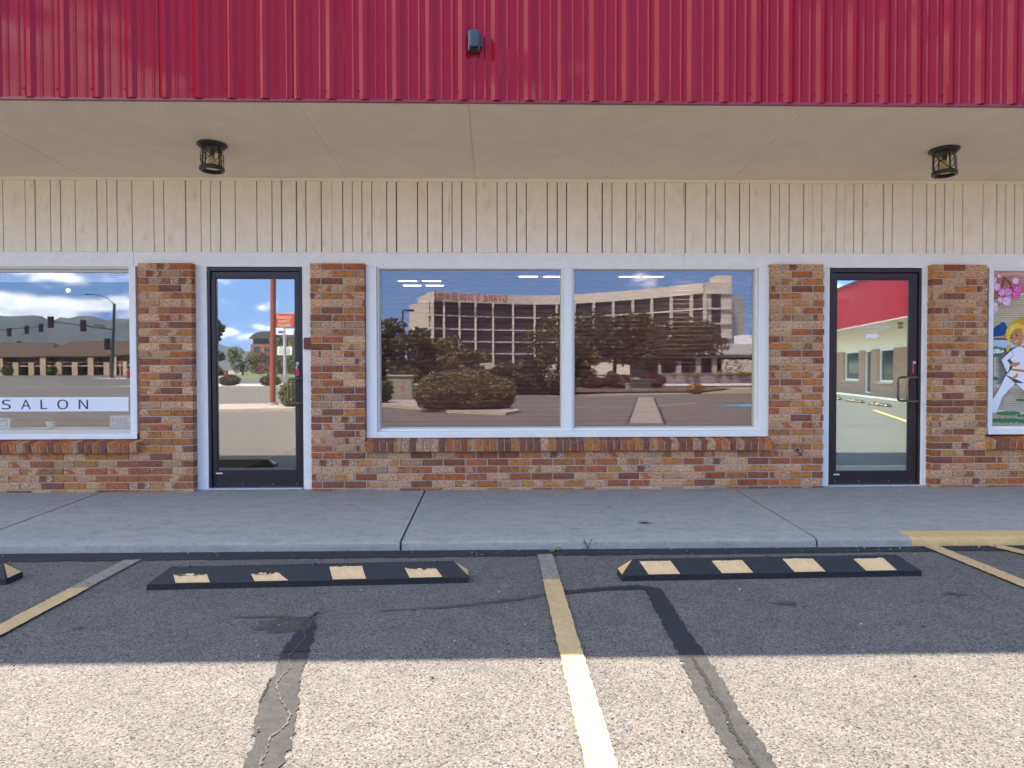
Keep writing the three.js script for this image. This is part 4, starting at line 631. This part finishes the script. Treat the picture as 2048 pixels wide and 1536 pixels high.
// planter island with gravel and a concrete curb
{
  const isl = thing('planter_island', 'gravel planter island with a yellowed curb across the lot', 'planter');
  const pts = [[0.3, 12.5], [-1.3, 13.6], [-4.0, 17.4], [-5.2, 15.9], [-6.2, 14.9], [-8.4, 14.3], [-11, 14.6], [-11.5, 17.2], [-9.5, 17.9], [-6.4, 18.5], [-4.6, 22.6], [-2.2, 22.6], [0.3, 16.6], [0.72, 13.6]];
  const sh = new THREE.Shape(pts.map(([x, z]) => new THREE.Vector2(x, -z))); const g = new THREE.ExtrudeGeometry(sh, { depth: 0.08, bevelEnabled: false }); g.rotateX(-Math.PI / 2);
  part('curb', uvM(flat(g)), std(W1, 0.9, { map: concTex(3, [0.50, 0.42, 0.29], 0.2) }), isl);
  const c = [-3.4, 16.8], inn = pts.map(([x, z]) => { const l = Math.hypot(x - c[0], z - c[1]); return [x + (c[0] - x) / l * 0.16, z + (c[1] - z) / l * 0.16]; });
  const gr = tex(512, 512, () => { const v = 0.16 + 0.26 * rnd(), q = rnd() * 0.06; return [S(v + q), S(v * 0.9), S(v * 0.78)]; }, { srgb: true, repeat: [1 / 5, 1 / 5] });
  const gm = part('gravel', groundShape(inn, 0.086), std(W1, 1, { map: gr }), isl); gm.userData.kind = 'stuff';
}
shrub('clipped_shrub', 'large clipped rounded green shrub in front of the hotel', -0.92, 14.6, 3.1, 1.26, 2.0, [0.125, 0.13, 0.05], 51, 40000, 0.036, [[0, 0.46, 0, 1.56, 0.58, 1.02], [0, 0.30, 0, 1.44, 0.36, 0.98], [-0.1, 0.76, 0, 1.3, 0.5, 0.86]], 0.085);
shrub('round_shrub', 'round green shrub beside the red pole', -6.35, 16.15, 1.35, 0.95, 1.2, [0.085, 0.13, 0.03], 52, 12000, 0.03);
shrub('low_shrub', 'loose green shrub left of the utility cabinet', -4.35, 18.6, 1.3, 1.05, 1.1, [0.08, 0.125, 0.035], 53, 6000, 0.045);
{ const c = thing('utility_cabinet', 'grey green utility cabinet behind the clipped shrub', 'utility cabinet', [-3.75, 0.13, 21.2]); part('body', rbox(-0.48, 0.48, 0.08, 0.86, -0.4, 0.4, 0.02), std([0.30, 0.30, 0.22], 0.6), c); part('lid', rbox(-0.52, 0.52, 0.862, 0.93, -0.44, 0.44, 0.02), std([0.33, 0.33, 0.25], 0.6), c); part('base', rbox(-0.55, 0.55, -0.1, 0.079, -0.46, 0.46, 0.01), M.concrete, c); part('warning_sticker', boxAt(0.05, 0.13, 0.35, 0.5, -0.404, -0.401), M.tag, c); part('door_seam', boxAt(0.17, 0.18, 0.1, 0.84, -0.403, -0.4005), M.ink, c); }
{ const p = thing('sign_pole', 'tall rust red steel pole rising from the planter island', 'pole', [-7.5, 0.1, 16.97]); part('shaft', rod(V(0, 0, 0), V(0.12, 9.5, 0), 0.098, 0.085, 18), std([0.24, 0.055, 0.03], 0.55), p); part('footing', rod(V(0, -0.05, 0), V(0, 0.06, 0), 0.2, 0.18, 18), M.concrete, p); }
// dark trees and shrubs in front of the hotel
const TG = 'trees in front of the hotel', HT = [['dark leafy tree left of the hotel, tallest of its clump', -11.3, 62, 6.7, 4.6, DK], ['dark rounded tree between the lamp post and the hotel', -8.1, 60, 5.6, 4.4, DK], ['olive tree at the left foot of the hotel', -5.4, 62, 4.8, 4.6, OL], ['bushy olive tree under the hotel sign', -3.2, 70, 3.6, 4.2, OL]];
HT.forEach(([l, x, z, h, w, c], i) => tree('lot_tree', l, x, z, h, w, c, 100 + i, { lo: 0.12, n: 3000, leaf: 0.2, group: TG }));
[['low dark tree left of the window mullion', 0.9, 29, 1.35, 2.2, DK], ['dark juniper tree in front of the hotel centre', 2.2, 30, 1.95, 2.4, DK], ['taller dark tree at the window mullion', 3.6, 30, 3.1, 2.6, [0.06, 0.066, 0.024]], ['small dark cone tree in the middle of the lot', 0.3, 46, 2.1, 1.7, DK]].forEach(([l, x, z, h, w, c], i) => tree('juniper_tree', l, x, z, h, w, c, 120 + i, { lo: 0.05, n: 4200, leaf: 0.085, group: TG }));
[['broad dark tree before the hotel, next to the mullion', 9.5, 78, 8.6, 9, [0.055, 0.058, 0.022]], ['broad dark tree before the hotel, second from the mullion', 15.5, 84, 8.8, 9, [0.062, 0.060, 0.022]], ['broad brownish tree before the hotel wing', 20.5, 82, 8.2, 8, [0.07, 0.058, 0.024]], ['broad dark tree at the end of the hotel wing', 25.5, 84, 8.6, 7.5, [0.062, 0.058, 0.022]]].forEach(([l, x, z, h, w, c], i) => tree('shade_tree', l, x, z, h, w, c, 140 + i, { lo: 0.36, n: 4200, leaf: 0.19, group: TG }));
tree('golden_tree', 'small yellow green tree just right of the mullion', 6.4, 45, 4.1, 2.2, [0.20, 0.17, 0.03], 160, { lo: 0.15, n: 3600, leaf: 0.1 });
// planting bed
struct('planting_bed', groundShape([[3.6, 31], [4.6, 38], [8, 44], [13, 45], [16, 40], [12, 33], [7.6, 32.2]], 0.02), std(W1, 1, { map: tex(256, 256, () => { const v = 0.5 + rnd(); return [S(0.10 * v), S(0.055 * v), S(0.035 * v)]; }, { srgb: true, repeat: [1 / 3, 1 / 3] }) }));
[['burgundy shrub in the bed left of the green box', 6.6, 39.5, 1.5, 0.75, BG], ['wide burgundy shrub behind the green box', 8.2, 39.8, 2.1, 0.95, BG], ['rounded burgundy shrub right of the green box', 10.75, 40.5, 1.7, 1.0, BG], ['yellow green shrub near the mullion', 6.3, 42.5, 1.05, 1.05, LT], ['yellow green shrub among the burgundy ones', 8.6, 44.5, 1.1, 1.15, LT], ['small dark shrub at the edge of the bed', 4.3, 33.5, 0.9, 0.8, MD]].forEach(([l, x, z, w, h, c], i) => shrub('bed_shrub', l, x, z, w, h, w * 0.9, c, 170 + i, 2200, 0.06));
shrub('grass_tuft', 'tawny ornamental grass tuft by the lot edge', 10.4, 29.2, 0.95, 0.5, 0.8, [0.32, 0.20, 0.06], 180, 2600, 0.05);
{ const b = thing('utility_box', 'low dark green transformer box between burgundy shrubs', 'utility box', [8.65, 0.02, 34.6]); part('body', rbox(-0.55, 0.55, 0.12, 0.66, -0.4, 0.4, 0.03), std([0.07, 0.085, 0.06], 0.5), b); part('base', rbox(-0.62, 0.62, 0, 0.119, -0.46, 0.46, 0.01), M.concrete, b); const m = thing('meter_post', 'small pale green pedestal box beside the transformer', 'utility box', [7.85, 0.02, 34.4]); part('post', rbox(-0.12, 0.12, 0, 0.38, -0.1, 0.1, 0.02), std([0.30, 0.38, 0.28], 0.5), m); part('cap', rbox(-0.14, 0.14, 0.381, 0.43, -0.12, 0.12, 0.02), std([0.30, 0.38, 0.28], 0.5), m); }
struct('pavement', groundShape([[12.5, 46], [30, 46], [34, 57], [14, 53.5]], 0.016), std([0.42, 0.39, 0.35], 0.9));
{ // retaining wall with trailing flowers
  const dx = 12, dz = 4.4, L = Math.hypot(dx, dz), w = thing('retaining_wall', 'low concrete retaining wall with yellow flowers along its top', 'wall', [14.6, 0, 54.1], -Math.atan2(dz, dx)); part('wall', boxU(0, L, 0, 0.86, 0, 0.3), std([0.36, 0.30, 0.28], 0.9), w); part('cap', rbox(-0.05, L + 0.05, 0.861, 0.93, -0.05, 0.35, 0.01), M.concrete, w);
  const f = []; const r = rngOf(9); for (let i = 0; i < 30; i++) f.push([r() * L, 0.9 - r() * 0.15, -0.1 + r() * 0.3, 0.28, 0.22, 0.2]); const fl = part('flowers', leaves(f, 5200, 0.055, [0.26, 0.22, 0.04], 191, 0.3), LEAF, w); fl.userData.kind = 'stuff';
}
// lot lamp posts
function lampPost(label, x, z, h, side) { const l = thing('lot_lamp', label, 'lamp post', [x, 0, z], 0, 'parking lot lamp posts'); const m = std([0.03, 0.03, 0.032], 0.5); part('pole', rod(V(0, 0, 0), V(0, h, 0), 0.12, 0.09, 12), m, l); part('arm', rod(V(0, h - 0.12, 0), V(side * 0.5, h - 0.06, 0), 0.05), m, l); part('lamp_head', rbox(side > 0 ? 0.25 : -1.25, side > 0 ? 1.25 : -0.25, h - 0.18, h + 0.06, -0.3, 0.3, 0.05), m, l); part('base', rod(V(0, 0, 0), V(0, 0.6, 0), 0.3, 0.3, 16), M.concrete, l); return l; }
lampPost('dark lot lamp post standing against the sky left of the hotel', -10.3, 72, 8.0, 1); lampPost('thin lot lamp post in front of the hotel', -6.2, 100, 7.0, -1); lampPost('dark lot lamp post before the middle of the hotel', 14.5, 105, 8.9, -1);

// the hotel: a long concave slab of dark window bays between white fins
{
  const H = thing('hotel_building', 'pale five storey concave hotel with dark window bays and red rooftop lettering', 'building');
  const cream = std([0.62, 0.555, 0.475], 0.8), bay = std([0.045, 0.036, 0.036], 0.35), side = std([0.56, 0.50, 0.43], 0.85), lettering = std([0.42, 0.09, 0.06], 0.5);
  const P = [[-13.6, 148], [-11.29, 149.5], [-7.95, 151.5], [-4.39, 153], [-0.41, 154.5], [4.22, 156], [9.27, 157], [14.38, 156.5], [18.42, 155], [22.4, 152], [26.34, 149], [30.11, 146], [33.5, 142.5], [36.82, 139], [39.9, 135], [41.76, 132]];
  const lev = [2.4, 5.0, 7.7, 10.45, 13.4, 16.5, 18.6];
  const seg = (a, b, y0, y1, f, k) => { const L = Math.hypot(b[0] - a[0], b[1] - a[1]), g = boxU(0, L, y0, y1, -f, k); g.rotateY(-Math.atan2(b[1] - a[1], b[0] - a[0])); g.translate(a[0], 0, a[1]); return g; };
  for (let i = 0; i < P.length - 1; i++) { const a = P[i], b = P[i + 1];
    for (let f = 0; f < 5; f++) part('window', seg(a, b, lev[f] + 0.1, lev[f + 1] - 0.1, 0.0, 0.2), bay, H);
    part('parapet', seg(a, b, lev[5], lev[6], 0.45, 3), cream, H); part('rear_wall', seg(a, b, 0, lev[5], -0.4, 12), side, H); part('base_wall', seg(a, b, 0.2, lev[0] + (i % 2 ? 0.5 : 0.05), 0.35, 0.3), cream, H);
  }
  for (let f = 1; f < 5; f++) part('floor_band', joined(P.slice(0, -1).map((a, i) => seg(a, P[i + 1], lev[f] - 0.14, lev[f] + 0.14, 0.32, 0.1))), cream, H);
  P.forEach(([x, z]) => part('fin', boxU(x - 0.24, x + 0.24, 0, lev[5], z - 0.75, z + 0.3), cream, H));
  // left return
  part('end_wall', seg([-18.6, 163], [-13.9, 148.2], 0, lev[6], 0.05, 1), side, H); for (let f = 1; f < 5; f++) { part('end_window', seg([-15.6, 153.6], [-14.2, 149.2], lev[f] + 0.35, lev[f + 1] - 0.2, 0.3, 0.4), bay, H); part('end_sill', seg([-18.4, 162.4], [-14.0, 148.5], lev[f] - 0.15, lev[f] + 0.15, 0.5, 0.2), cream, H); }
  // right end
  part('end_wall', seg([42.05, 132.1], [47.5, 132.9], 0, lev[6], 0.1, 12), cream, H); for (let f = 1; f < 5; f++) { part('end_window', seg([43.2, 132.2], [45.1, 132.5], lev[f] + 0.1, lev[f + 1] - 0.1, 0.16, 0.05), bay, H); part('end_band', seg([42.05, 132.05], [47.5, 132.85], lev[f + 1] - 0.15, lev[f + 1] + 0.15, 0.35, 0.1), cream, H); }
  part('penthouse', boxU(44.6, 47.6, 18.3, 20.2, 133.2, 138), cream, H); part('roof_slab', boxU(-12, 40, lev[6] - 0.4, lev[6] - 0.2, 158.5, 166), side, H);
  // letters stand along the parapet; read from the lot
  const word = 'Grand Vista Hotel'; let s = 0; const adv = []; for (const ch of word) { adv.push(s); if (ch === ' ') { s += 0.75; continue; } const g = textGeo(ch, fontSerif, 1.75, 0.1); g.computeBoundingBox(); s += g.boundingBox.max.x - g.boundingBox.min.x + 0.22; }
  [...word].forEach((ch, i) => { if (ch === ' ') return; const t = adv[i] / s, x = mix(2.7, -13.4, t) - 0.4, u = clamp((x + 13.6) / 16.3), kx = 15.6 / s, z = mix(148, 154.9, Math.pow(u, 0.85)) - 0.75; const g = textGeo(ch, fontSerif, 1.75, 0.18, kx); g.rotateY(Math.PI - 0.42); g.translate(x, 17.6, z); part('sign_letter', g, lettering, H); });
}
{ // low annex with porte-cochere and cobbled wall
  const A = thing('hotel_annex', 'low white canopy annex of the hotel with cobblestone wall', 'building', [0, 0, 0]); const pale = std([0.56, 0.54, 0.52], 0.8), dk = std([0.035, 0.03, 0.032], 0.7);
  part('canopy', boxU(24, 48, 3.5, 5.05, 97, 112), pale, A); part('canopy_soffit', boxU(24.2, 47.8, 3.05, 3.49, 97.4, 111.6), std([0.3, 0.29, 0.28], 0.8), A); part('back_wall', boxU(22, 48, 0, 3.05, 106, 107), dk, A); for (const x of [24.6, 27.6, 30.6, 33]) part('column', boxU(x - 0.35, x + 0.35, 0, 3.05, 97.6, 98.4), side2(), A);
  const cb = part('cobble_wall', boxU(34, 48, 0.6, 2.75, 97.2, 98), std([0.22, 0.19, 0.17], 0.9), A); const r = rngOf(12), st = []; for (let i = 0; i < 420; i++) st.push(new THREE.IcosahedronGeometry(0.13 + r() * 0.07, 0).scale(1.2, 0.9, 0.5).translate(34.1 + r() * 13.8, 0.7 + r() * 2, 97.18)); const sn = part('cobbles', joined(st), std([0.62, 0.56, 0.48], 0.9), A); sn.userData.kind = 'stuff';
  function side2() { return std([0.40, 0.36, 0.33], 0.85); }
  const B = thing('pale_block', 'narrow pale yellow building past the right end of the hotel', 'building', [57.2, 0, 160]); part('wall', boxU(-4, 1.3, 0, 13.4, 0, 8), std([0.60, 0.52, 0.38], 0.85), B); part('cap', boxU(-4.1, 1.45, 13.401, 13.8, -0.15, 8.1), std([0.2, 0.17, 0.15], 0.8), B); for (const y of [4, 7.2, 10.4]) part('window', boxU(-3.4, -2.9, y, y + 1.3, -0.06, -0.002), dk, B);
  const C = thing('white_rooftop_unit', 'boxy white plant unit on the annex roof', 'roof unit', [39.8, 5.05, 101]); part('case', rbox(-1.9, 1.9, 0.15, 1.55, 0, 2.4, 0.05), std([0.66, 0.68, 0.68], 0.6), C); part('skid', boxU(-1.8, 1.8, 0, 0.149, 0.1, 2.3), dk, C);
}
// far storefront wing of the same plaza, square to this one
{
  const w = thing('storefront_wing', 'sunlit wing of the plaza with red fascia, beige soffit and brick front', 'building', [16.0, 0, 16.9], Math.atan2(-0.981, 0.194));
  const rp = []; for (let i = 0; i < 136; i++) { const a = -9 + i * 0.2275; rp.push([a, 0], [a + 0.15, 0], [a + 0.17, 0.019], [a + 0.205, 0.019], [a + 0.222, 0]); }
  const pos = []; for (let i = 0; i < rp.length - 1; i++) { const [a, h] = rp[i], [b, q] = rp[i + 1]; pos.push(a, 3.1, h, b, 3.1, q, b, 5.02, q, a, 3.1, h, b, 5.02, q, a, 5.02, h); } const fg = new THREE.BufferGeometry(); fg.setAttribute('position', new THREE.Float32BufferAttribute(pos, 3)); fg.computeVertexNormals(); fg.translate(0, 0, 1.65);
  part('fascia', fg, M.red, w); part('coping', boxU(-9, 22, 5.0, 5.06, 1.5, 1.69), M.redTrim, w); part('fascia_trim', boxU(-9, 22, 3.08, 3.1, 1.62, 1.672), M.white, w); part('soffit', boxU(-9, 22, 3.06, 3.078, -0.1, 1.63), M.soffit, w); part('siding', boxU(-9, 22, 2.28, 3.055, -0.2, -0.1), M.siding, w); part('sidewalk', boxU(-9, 22, -0.05, 0.12, -0.3, 1.8), M.concrete, w); part('roof', boxU(-9, 22, 4.6, 4.8, -9, 1.6), M.roof, w); part('rear_wall', boxU(-9, 22, 0, 4.6, -9.2, -9), M.farBrick, w); part('header', boxU(-9, 22, 2.18, 2.279, -0.2, -0.07), M.trim, w);
  let x = -9; const dark = std([0.02, 0.028, 0.03], 0.08, { metalness: 0.2 });
  for (const [a, b, kind] of [[-7.4, -5.4, 'window'], [-4.2, -2.2, 'window'], [-1.2, 0.2, 'window'], [1.15, 2.0, 'door'], [3.05, 4.55, 'window'], [6.3, 8.1, 'window'], [9.2, 10.1, 'door'], [11, 13.4, 'window'], [15, 17.5, 'window']]) {
    part('brick_pier', boxU(x, a, 0.1, 2.18, -0.2, 0), M.farBrick, w); const o = grp(kind, w), y0 = kind === 'door' ? 0.12 : 0.72; if (kind === 'window') { part('brick_apron', boxU(a, b, 0.1, 0.6, -0.2, 0), M.farBrick, w); part('sill', boxU(a - 0.04, b + 0.04, 0.601, 0.68, -0.2, 0.06), M.mortar, o); }
    part('frame', frameRing(a, b, y0 - 0.04, 2.18, -0.16, -0.05, 0.09), M.vinyl, o); part('pane', boxU(a + 0.09, b - 0.09, y0, 2.1, -0.13, -0.125), dark, o); x = b;
  }
  part('brick_pier', boxU(x, 22, 0.1, 2.18, -0.2, 0), M.farBrick, w);
  const loc = (lx, ly, lz) => { const v = V(lx, ly, lz).applyAxisAngle(V(0, 1, 0), w.rotation.y).add(w.position); return [v.x, v.y, v.z]; };
  const src = scene.getObjectByName('wheel_stop'); ['nearest', 'second', 'third', 'fourth', 'fifth'].forEach((k, i) => copyOf(src, `wheel stop before the red wing, ${k} of its row`, loc(-0.6 + i * 2.75, 0, 2.75), w.rotation.y, 'rubber wheel stops'));
  const ls = scene.getObjectByName('ceiling_lantern'); ['beside its second window'].forEach((k, i) => { const c = copyOf(ls, `porch lantern under the wing soffit, ${k}`, loc(2.9, 3.058, 0.9), 0.3, 'soffit lanterns'); c.rotation.x = 0; });
}
// street side: sign, office block, motel, signals, hills
{
  const s = thing('hotel_road_sign', 'red hotel road sign on a grey post with white reader boards', 'sign', [-34.75, 0, 110]);
  part('post', rod(V(0, 0, 0), V(0, 8.4, 0), 0.30, 0.28, 12), std([0.34, 0.34, 0.33], 0.6), s); const bd = part('board', rbox(-1.65, 1.65, 8.3, 10.7, -0.25, 0.25, 0.1), std([0.50, 0.055, 0.03], 0.5), s);
  [['Grand', 10.05], ['Vista', 9.4], ['Hotel', 8.75]].forEach(([t, y]) => { const g = textGeo(t, fontSerif, 0.55, 0.03).rotateY(Math.PI); g.translate(0, y, -0.256); part('lettering', g, std([0.75, 0.5, 0.32], 0.6), s); });
  const rb = part('reader_board', rbox(-1.4, 1.5, 7.1, 8.05, -0.2, 0.2, 0.04), std([0.72, 0.74, 0.76], 0.5), s); part('lettering', boxAt(-1.0, -0.1, 7.4, 7.75, -0.215, -0.205), std([0.06, 0.09, 0.22], 0.6), s);
  part('reader_board', rbox(-1.2, 1.2, 3.8, 5.15, -0.15, 0.15, 0.04), std([0.74, 0.75, 0.73], 0.5), s); const r = rngOf(71); for (let i = 0; i < 4; i++) { let x = -0.95 + r() * 0.2; while (x < 0.8) { const w = 0.06 + r() * 0.12; part('letter', boxAt(x, x + w, 4.85 - i * 0.29, 5.0 - i * 0.29, -0.165, -0.155), M.ink, s); x += w + 0.05 + (r() < 0.2 ? 0.12 : 0); } }
}
{
  const o = thing('office_building', 'brick office block with dark curved roof beyond the lawn', 'building', [-87, 0, 245]); const br = std([0.27, 0.10, 0.06], 0.85), gl = std([0.05, 0.055, 0.07], 0.2), rf = std([0.06, 0.065, 0.065], 0.6);
  part('wall', boxU(0, 34, 0, 10.6, 0, 16), br, o); part('clerestory', boxU(0.6, 33.4, 10.601, 12.6, 0.6, 15.4), gl, o); const pts = [[-0.6, 12.6], [0.4, 13.6], [2.2, 14.7], [4.5, 15.2], [34, 15.2], [34, 12.6]]; const sh = new THREE.Shape(pts.map(([x, y]) => new THREE.Vector2(x, y))), g = new THREE.ExtrudeGeometry(sh, { depth: 17, bevelEnabled: false }); g.translate(0, 0, -0.5); part('roof', flat(g), rf, o);
  for (let f = 0; f < 3; f++) for (let i = 0; i < 9; i++) part('window', boxU(1.2 + i * 3.6, 3.4 + i * 3.6, 1.4 + f * 3.2, 3.3 + f * 3.2, -0.06, -0.002), gl, o); for (let f = 0; f < 2; f++) part('balcony', boxU(-1.6, -0.002, 3.8 + f * 3.2, 4.1 + f * 3.2, 1, 7), std([0.4, 0.4, 0.4], 0.6), o);
}
const MT = 'trees across the street';
[['green tree behind the hotel road sign', -38.5, 122, 8.6, 6, MD], ['bright green tree right of the road sign', -33.6, 125, 8.8, 6.5, [0.085, 0.125, 0.03]], ['small round green tree left of the office block', -66, 178, 7.4, 7, MD], ['dark purple tree left of the office block', -62, 186, 6.0, 6.5, [0.06, 0.045, 0.045]], ['low green tree at the foot of the office block', -51, 176, 5.6, 6, MD], ['dark tree at the left edge of the plain door glass', -29.5, 66, 7.4, 3.0, DK]].forEach(([l, x, z, h, w, c], i) => tree('street_tree', l, x, z, h, w, c, 200 + i, { lo: 0.14, n: 2400, leaf: 0.22, group: MT }));
[['dark shrub on the verge at the near curb', -21.5, 50.5, 1.7, 0.9], ['dark shrub on the verge left of the red pole', -17.6, 48.5, 1.6, 0.85], ['dark shrub on the verge right of the red pole', -14.6, 48.2, 1.4, 0.8]].forEach(([l, x, z, w, h], i) => shrub('verge_shrub', l, x, z, w, h, w * 0.8, [0.05, 0.035, 0.03], 220 + i, 1500, 0.07));
struct('gravel_verge', groundShape([[-30, 45], [-2, 44], [2, 50], [-4, 57], [-30, 59]], 0.02), std([0.40, 0.35, 0.30], 1));
struct('street_curb', boxU(-34, -6, -0.05, 0.13, 43.6, 43.95), M.concrete);
{ const s = thing('monument_sign', 'low dark red monument sign on the lawn', 'sign', [-46, 0, 112]); part('panel', rbox(-1.1, 1.1, 0.35, 1.3, -0.2, 0.2, 0.05), std([0.20, 0.04, 0.03], 0.6), s); part('base', boxU(-1.3, 1.3, -0.05, 0.349, -0.3, 0.3), std([0.35, 0.28, 0.22], 0.8), s); }
{ // signals
  const m = std([0.045, 0.055, 0.06], 0.5), bk = std([0.012, 0.013, 0.013], 0.6), lens = std([0.05, 0.02, 0.015], 0.3);
  const head = (par, x, y, z, side) => { const h = grp('signal_head', par); part('backplate', rbox(x - 0.5, x + 0.5, y - 1.1, y + 0.75, z - 0.05, z + 0.05, 0.03), bk, h); for (let i = 0; i < 3; i++) part('lens', new THREE.CylinderGeometry(0.17, 0.17, 0.25, 14).rotateX(Math.PI / 2).translate(x, y + 0.42 - i * 0.58, z - 0.1), lens, h); return h; };
  const a = thing('traffic_signal', 'dark traffic signal mast with street light arm at the road corner', 'traffic signal', [-61.5, -0.02, 107]);
  part('pole', rod(V(0, 0, 0), V(0.6, 12, 0), 0.30, 0.20, 14), m, a); part('mast_arm', rod(V(0.4, 7.9, 0), V(-9.2, 9.2, 0), 0.16, 0.09, 10), m, a); part('light_arm', tube([V(0.6, 11.9, 0), V(-0.6, 12.9, 0), V(-2.3, 13.5, 0), V(-3.4, 13.5, 0)], 0.07, 20, 8), m, a); part('lamp_head', rbox(-4.1, -3.3, 13.4, 13.55, -0.18, 0.18, 0.05), m, a); head(a, -9.3, 9.2, -0.25); head(a, -4.2, 8.65, -0.25); head(a, -0.45, 5.7, -0.25); part('street_name_sign', rbox(-2.6, -0.8, 8.15, 8.75, -0.22, -0.17, 0.02), std([0.10, 0.14, 0.12], 0.6), a); part('footing', rod(V(0, 0, 0), V(0, 0.25, 0), 0.5, 0.5, 16), M.concrete, a);
  const b = thing('traffic_signal', 'farther traffic signal mast reaching in from the left of the salon window', 'traffic signal', [-122, -0.02, 150]); part('pole', rod(V(0, 0, 0), V(0, 10.4, 0), 0.34, 0.24, 12), m, b); part('mast_arm', rod(V(0, 9.1, 0), V(22.5, 11.1, 0), 0.2, 0.1, 10), m, b); for (const [x, y] of [[15.4, 9.95], [19.2, 10.5], [22.3, 10.9]]) head(b, x, y, -0.3);
  struct('pavement', groundShape([[-66, 108], [-58, 101], [-45, 108], [-48, 122], [-62, 124]], 0.0), std([0.45, 0.41, 0.35], 0.9));
  const f = thing('fire_hydrant', 'red hydrant at the street corner by the signal mast', 'hydrant', [-58.3, 0, 106]); part('barrel', new THREE.LatheGeometry([[0, 0], [0.32, 0], [0.32, 0.1], [0.24, 0.14], [0.24, 1.1], [0.3, 1.14], [0.28, 1.3], [0.16, 1.55], [0, 1.6]].map(([x, y]) => new THREE.Vector2(x, y)), 16), std([0.30, 0.03, 0.03], 0.5), f); part('nozzle', rod(V(-0.42, 0.85, 0), V(0.42, 0.85, 0), 0.12, 0.12, 12), std([0.30, 0.03, 0.03], 0.5), f);
}
{ // motel blocks
  const tan = std([0.50, 0.37, 0.23], 0.85), roof = std([0.062, 0.038, 0.024], 0.9), dk = std([0.045, 0.045, 0.05], 0.25), rail = std([0.30, 0.24, 0.19], 0.7), base = std([0.22, 0.16, 0.12], 0.85);
  function motel(label, x, z, L, turn, eave, ridge) {
    const m = thing('motel_block', label, 'building', [x, -0.02, z], turn, 'motel blocks across the street'); part('wall', boxU(0, L, 0, eave, 0, 12), base, m);
    const pts = [[-1.2, eave, -2.4], [L + 1.2, eave, -2.4], [L + 1.2, eave, 14], [-1.2, eave, 14], [4, ridge, 6], [L - 4, ridge, 6]].map((p) => V(...p)); pts.push(...pts.slice(0, 4).map((p) => p.clone().add(V(0, -0.3, 0)))); part('roof', flat(new ConvexGeometry(pts)), roof, m);
    part('balcony_slab', boxU(0, L, eave / 2 - 0.15, eave / 2 + 0.15, -2, -0.001), tan, m); part('balcony_rail', boxU(0, L, eave / 2 + 0.9, eave / 2 + 1.0, -2, -1.9), rail, m);
    const n = Math.round(L / 4.2); for (let i = 0; i < n; i++) { part('screen_panel', boxU(i * 4.2 + 0.2, i * 4.2 + 1.7, 0, eave / 2 + 1.0 + (i % 3 ? 0 : 1.4), -2.3, -2.05), tan, m); for (const y of [0.4, eave / 2 + 0.4]) part('window', boxU(i * 4.2 + 1.9, i * 4.2 + 3.9, y, y + 1.8, -0.06, -0.002), dk, m); }
    return m;
  }
  motel('brown roofed motel block farthest left in the salon glass', -150, 192, 27, 0, 5.2, 9.4); motel('brown roofed motel block behind the signal mast', -122, 186, 24, 0, 5.2, 9.6); motel('brown roofed motel block beyond the signal pole', -97.5, 178, 18, 0.5, 5.4, 10.4);
  [['dark conifer behind the motel', -119.5, 214, 12.3, 4.2], ['second conifer behind the motel roof', -124.6, 216, 10.6, 3.2], ['dark conifer at the left end of the motel', -146, 212, 12.2, 6]].forEach(([l, x, z, h, w], i) => tree('conifer', l, x, z, h, w, [0.03, 0.045, 0.02], 240 + i, { lo: 0.1, n: 1500, leaf: 0.3, slim: true, group: MT }));
  [['green shrub before the dark motel gap', -117.5, 182, 2.5, 2.6], ['green shrub at a motel screen', -138, 186, 2.4, 2.6], ['green shrub before the left motel block', -132, 186, 3.0, 2.9]].forEach(([l, x, z, w, h], i) => shrub('motel_shrub', l, x, z, w, h, w, MD, 250 + i, 700, 0.16));
}
{ // mesa on the skyline
  const pos = [], idx = [], N = 260, rows = 8; const top = (az) => { const d = az; const m = 150 + 270 * smooth(-0.30, -0.47, d) + 40 * Math.sin(d * 9) + 30 * fbm(d * 14, 2, 4) + 180 * smooth(0.28, 0.40, d) * smooth(0.9, 0.5, d); return Math.max(70, m); };
  for (let i = 0; i <= N; i++) { const az = mix(-1.25, 1.25, i / N), h = top(az); for (let j = 0; j <= rows; j++) { const t = j / rows, R = mix(5200, 7400, t) + 260 * fbm(az * 26, t * 3, 4), y = h * Math.pow(smooth(0, 1, t * 1.12), 0.8) * (1 - 0.08 * fbm(az * 50, t * 5 + 3, 3)) - 3; pos.push(Math.sin(az) * R, y, Math.cos(az) * R); } }
  for (let i = 0; i < N; i++) for (let j = 0; j < rows; j++) { const a = i * (rows + 1) + j, b = a + rows + 1; idx.push(a, a + 1, b, b, a + 1, b + 1); }
  const g = new THREE.BufferGeometry(); g.setAttribute('position', new THREE.Float32BufferAttribute(pos, 3)); g.setIndex(idx); g.computeVertexNormals(); struct('mesa', g, std([0.042, 0.046, 0.034], 1, { side: THREE.DoubleSide }));
}

scene.fog = new THREE.FogExp2(new THREE.Color().setRGB(0.62, 0.78, 1.0), 0.000035);
renderer.render(scene, camera);
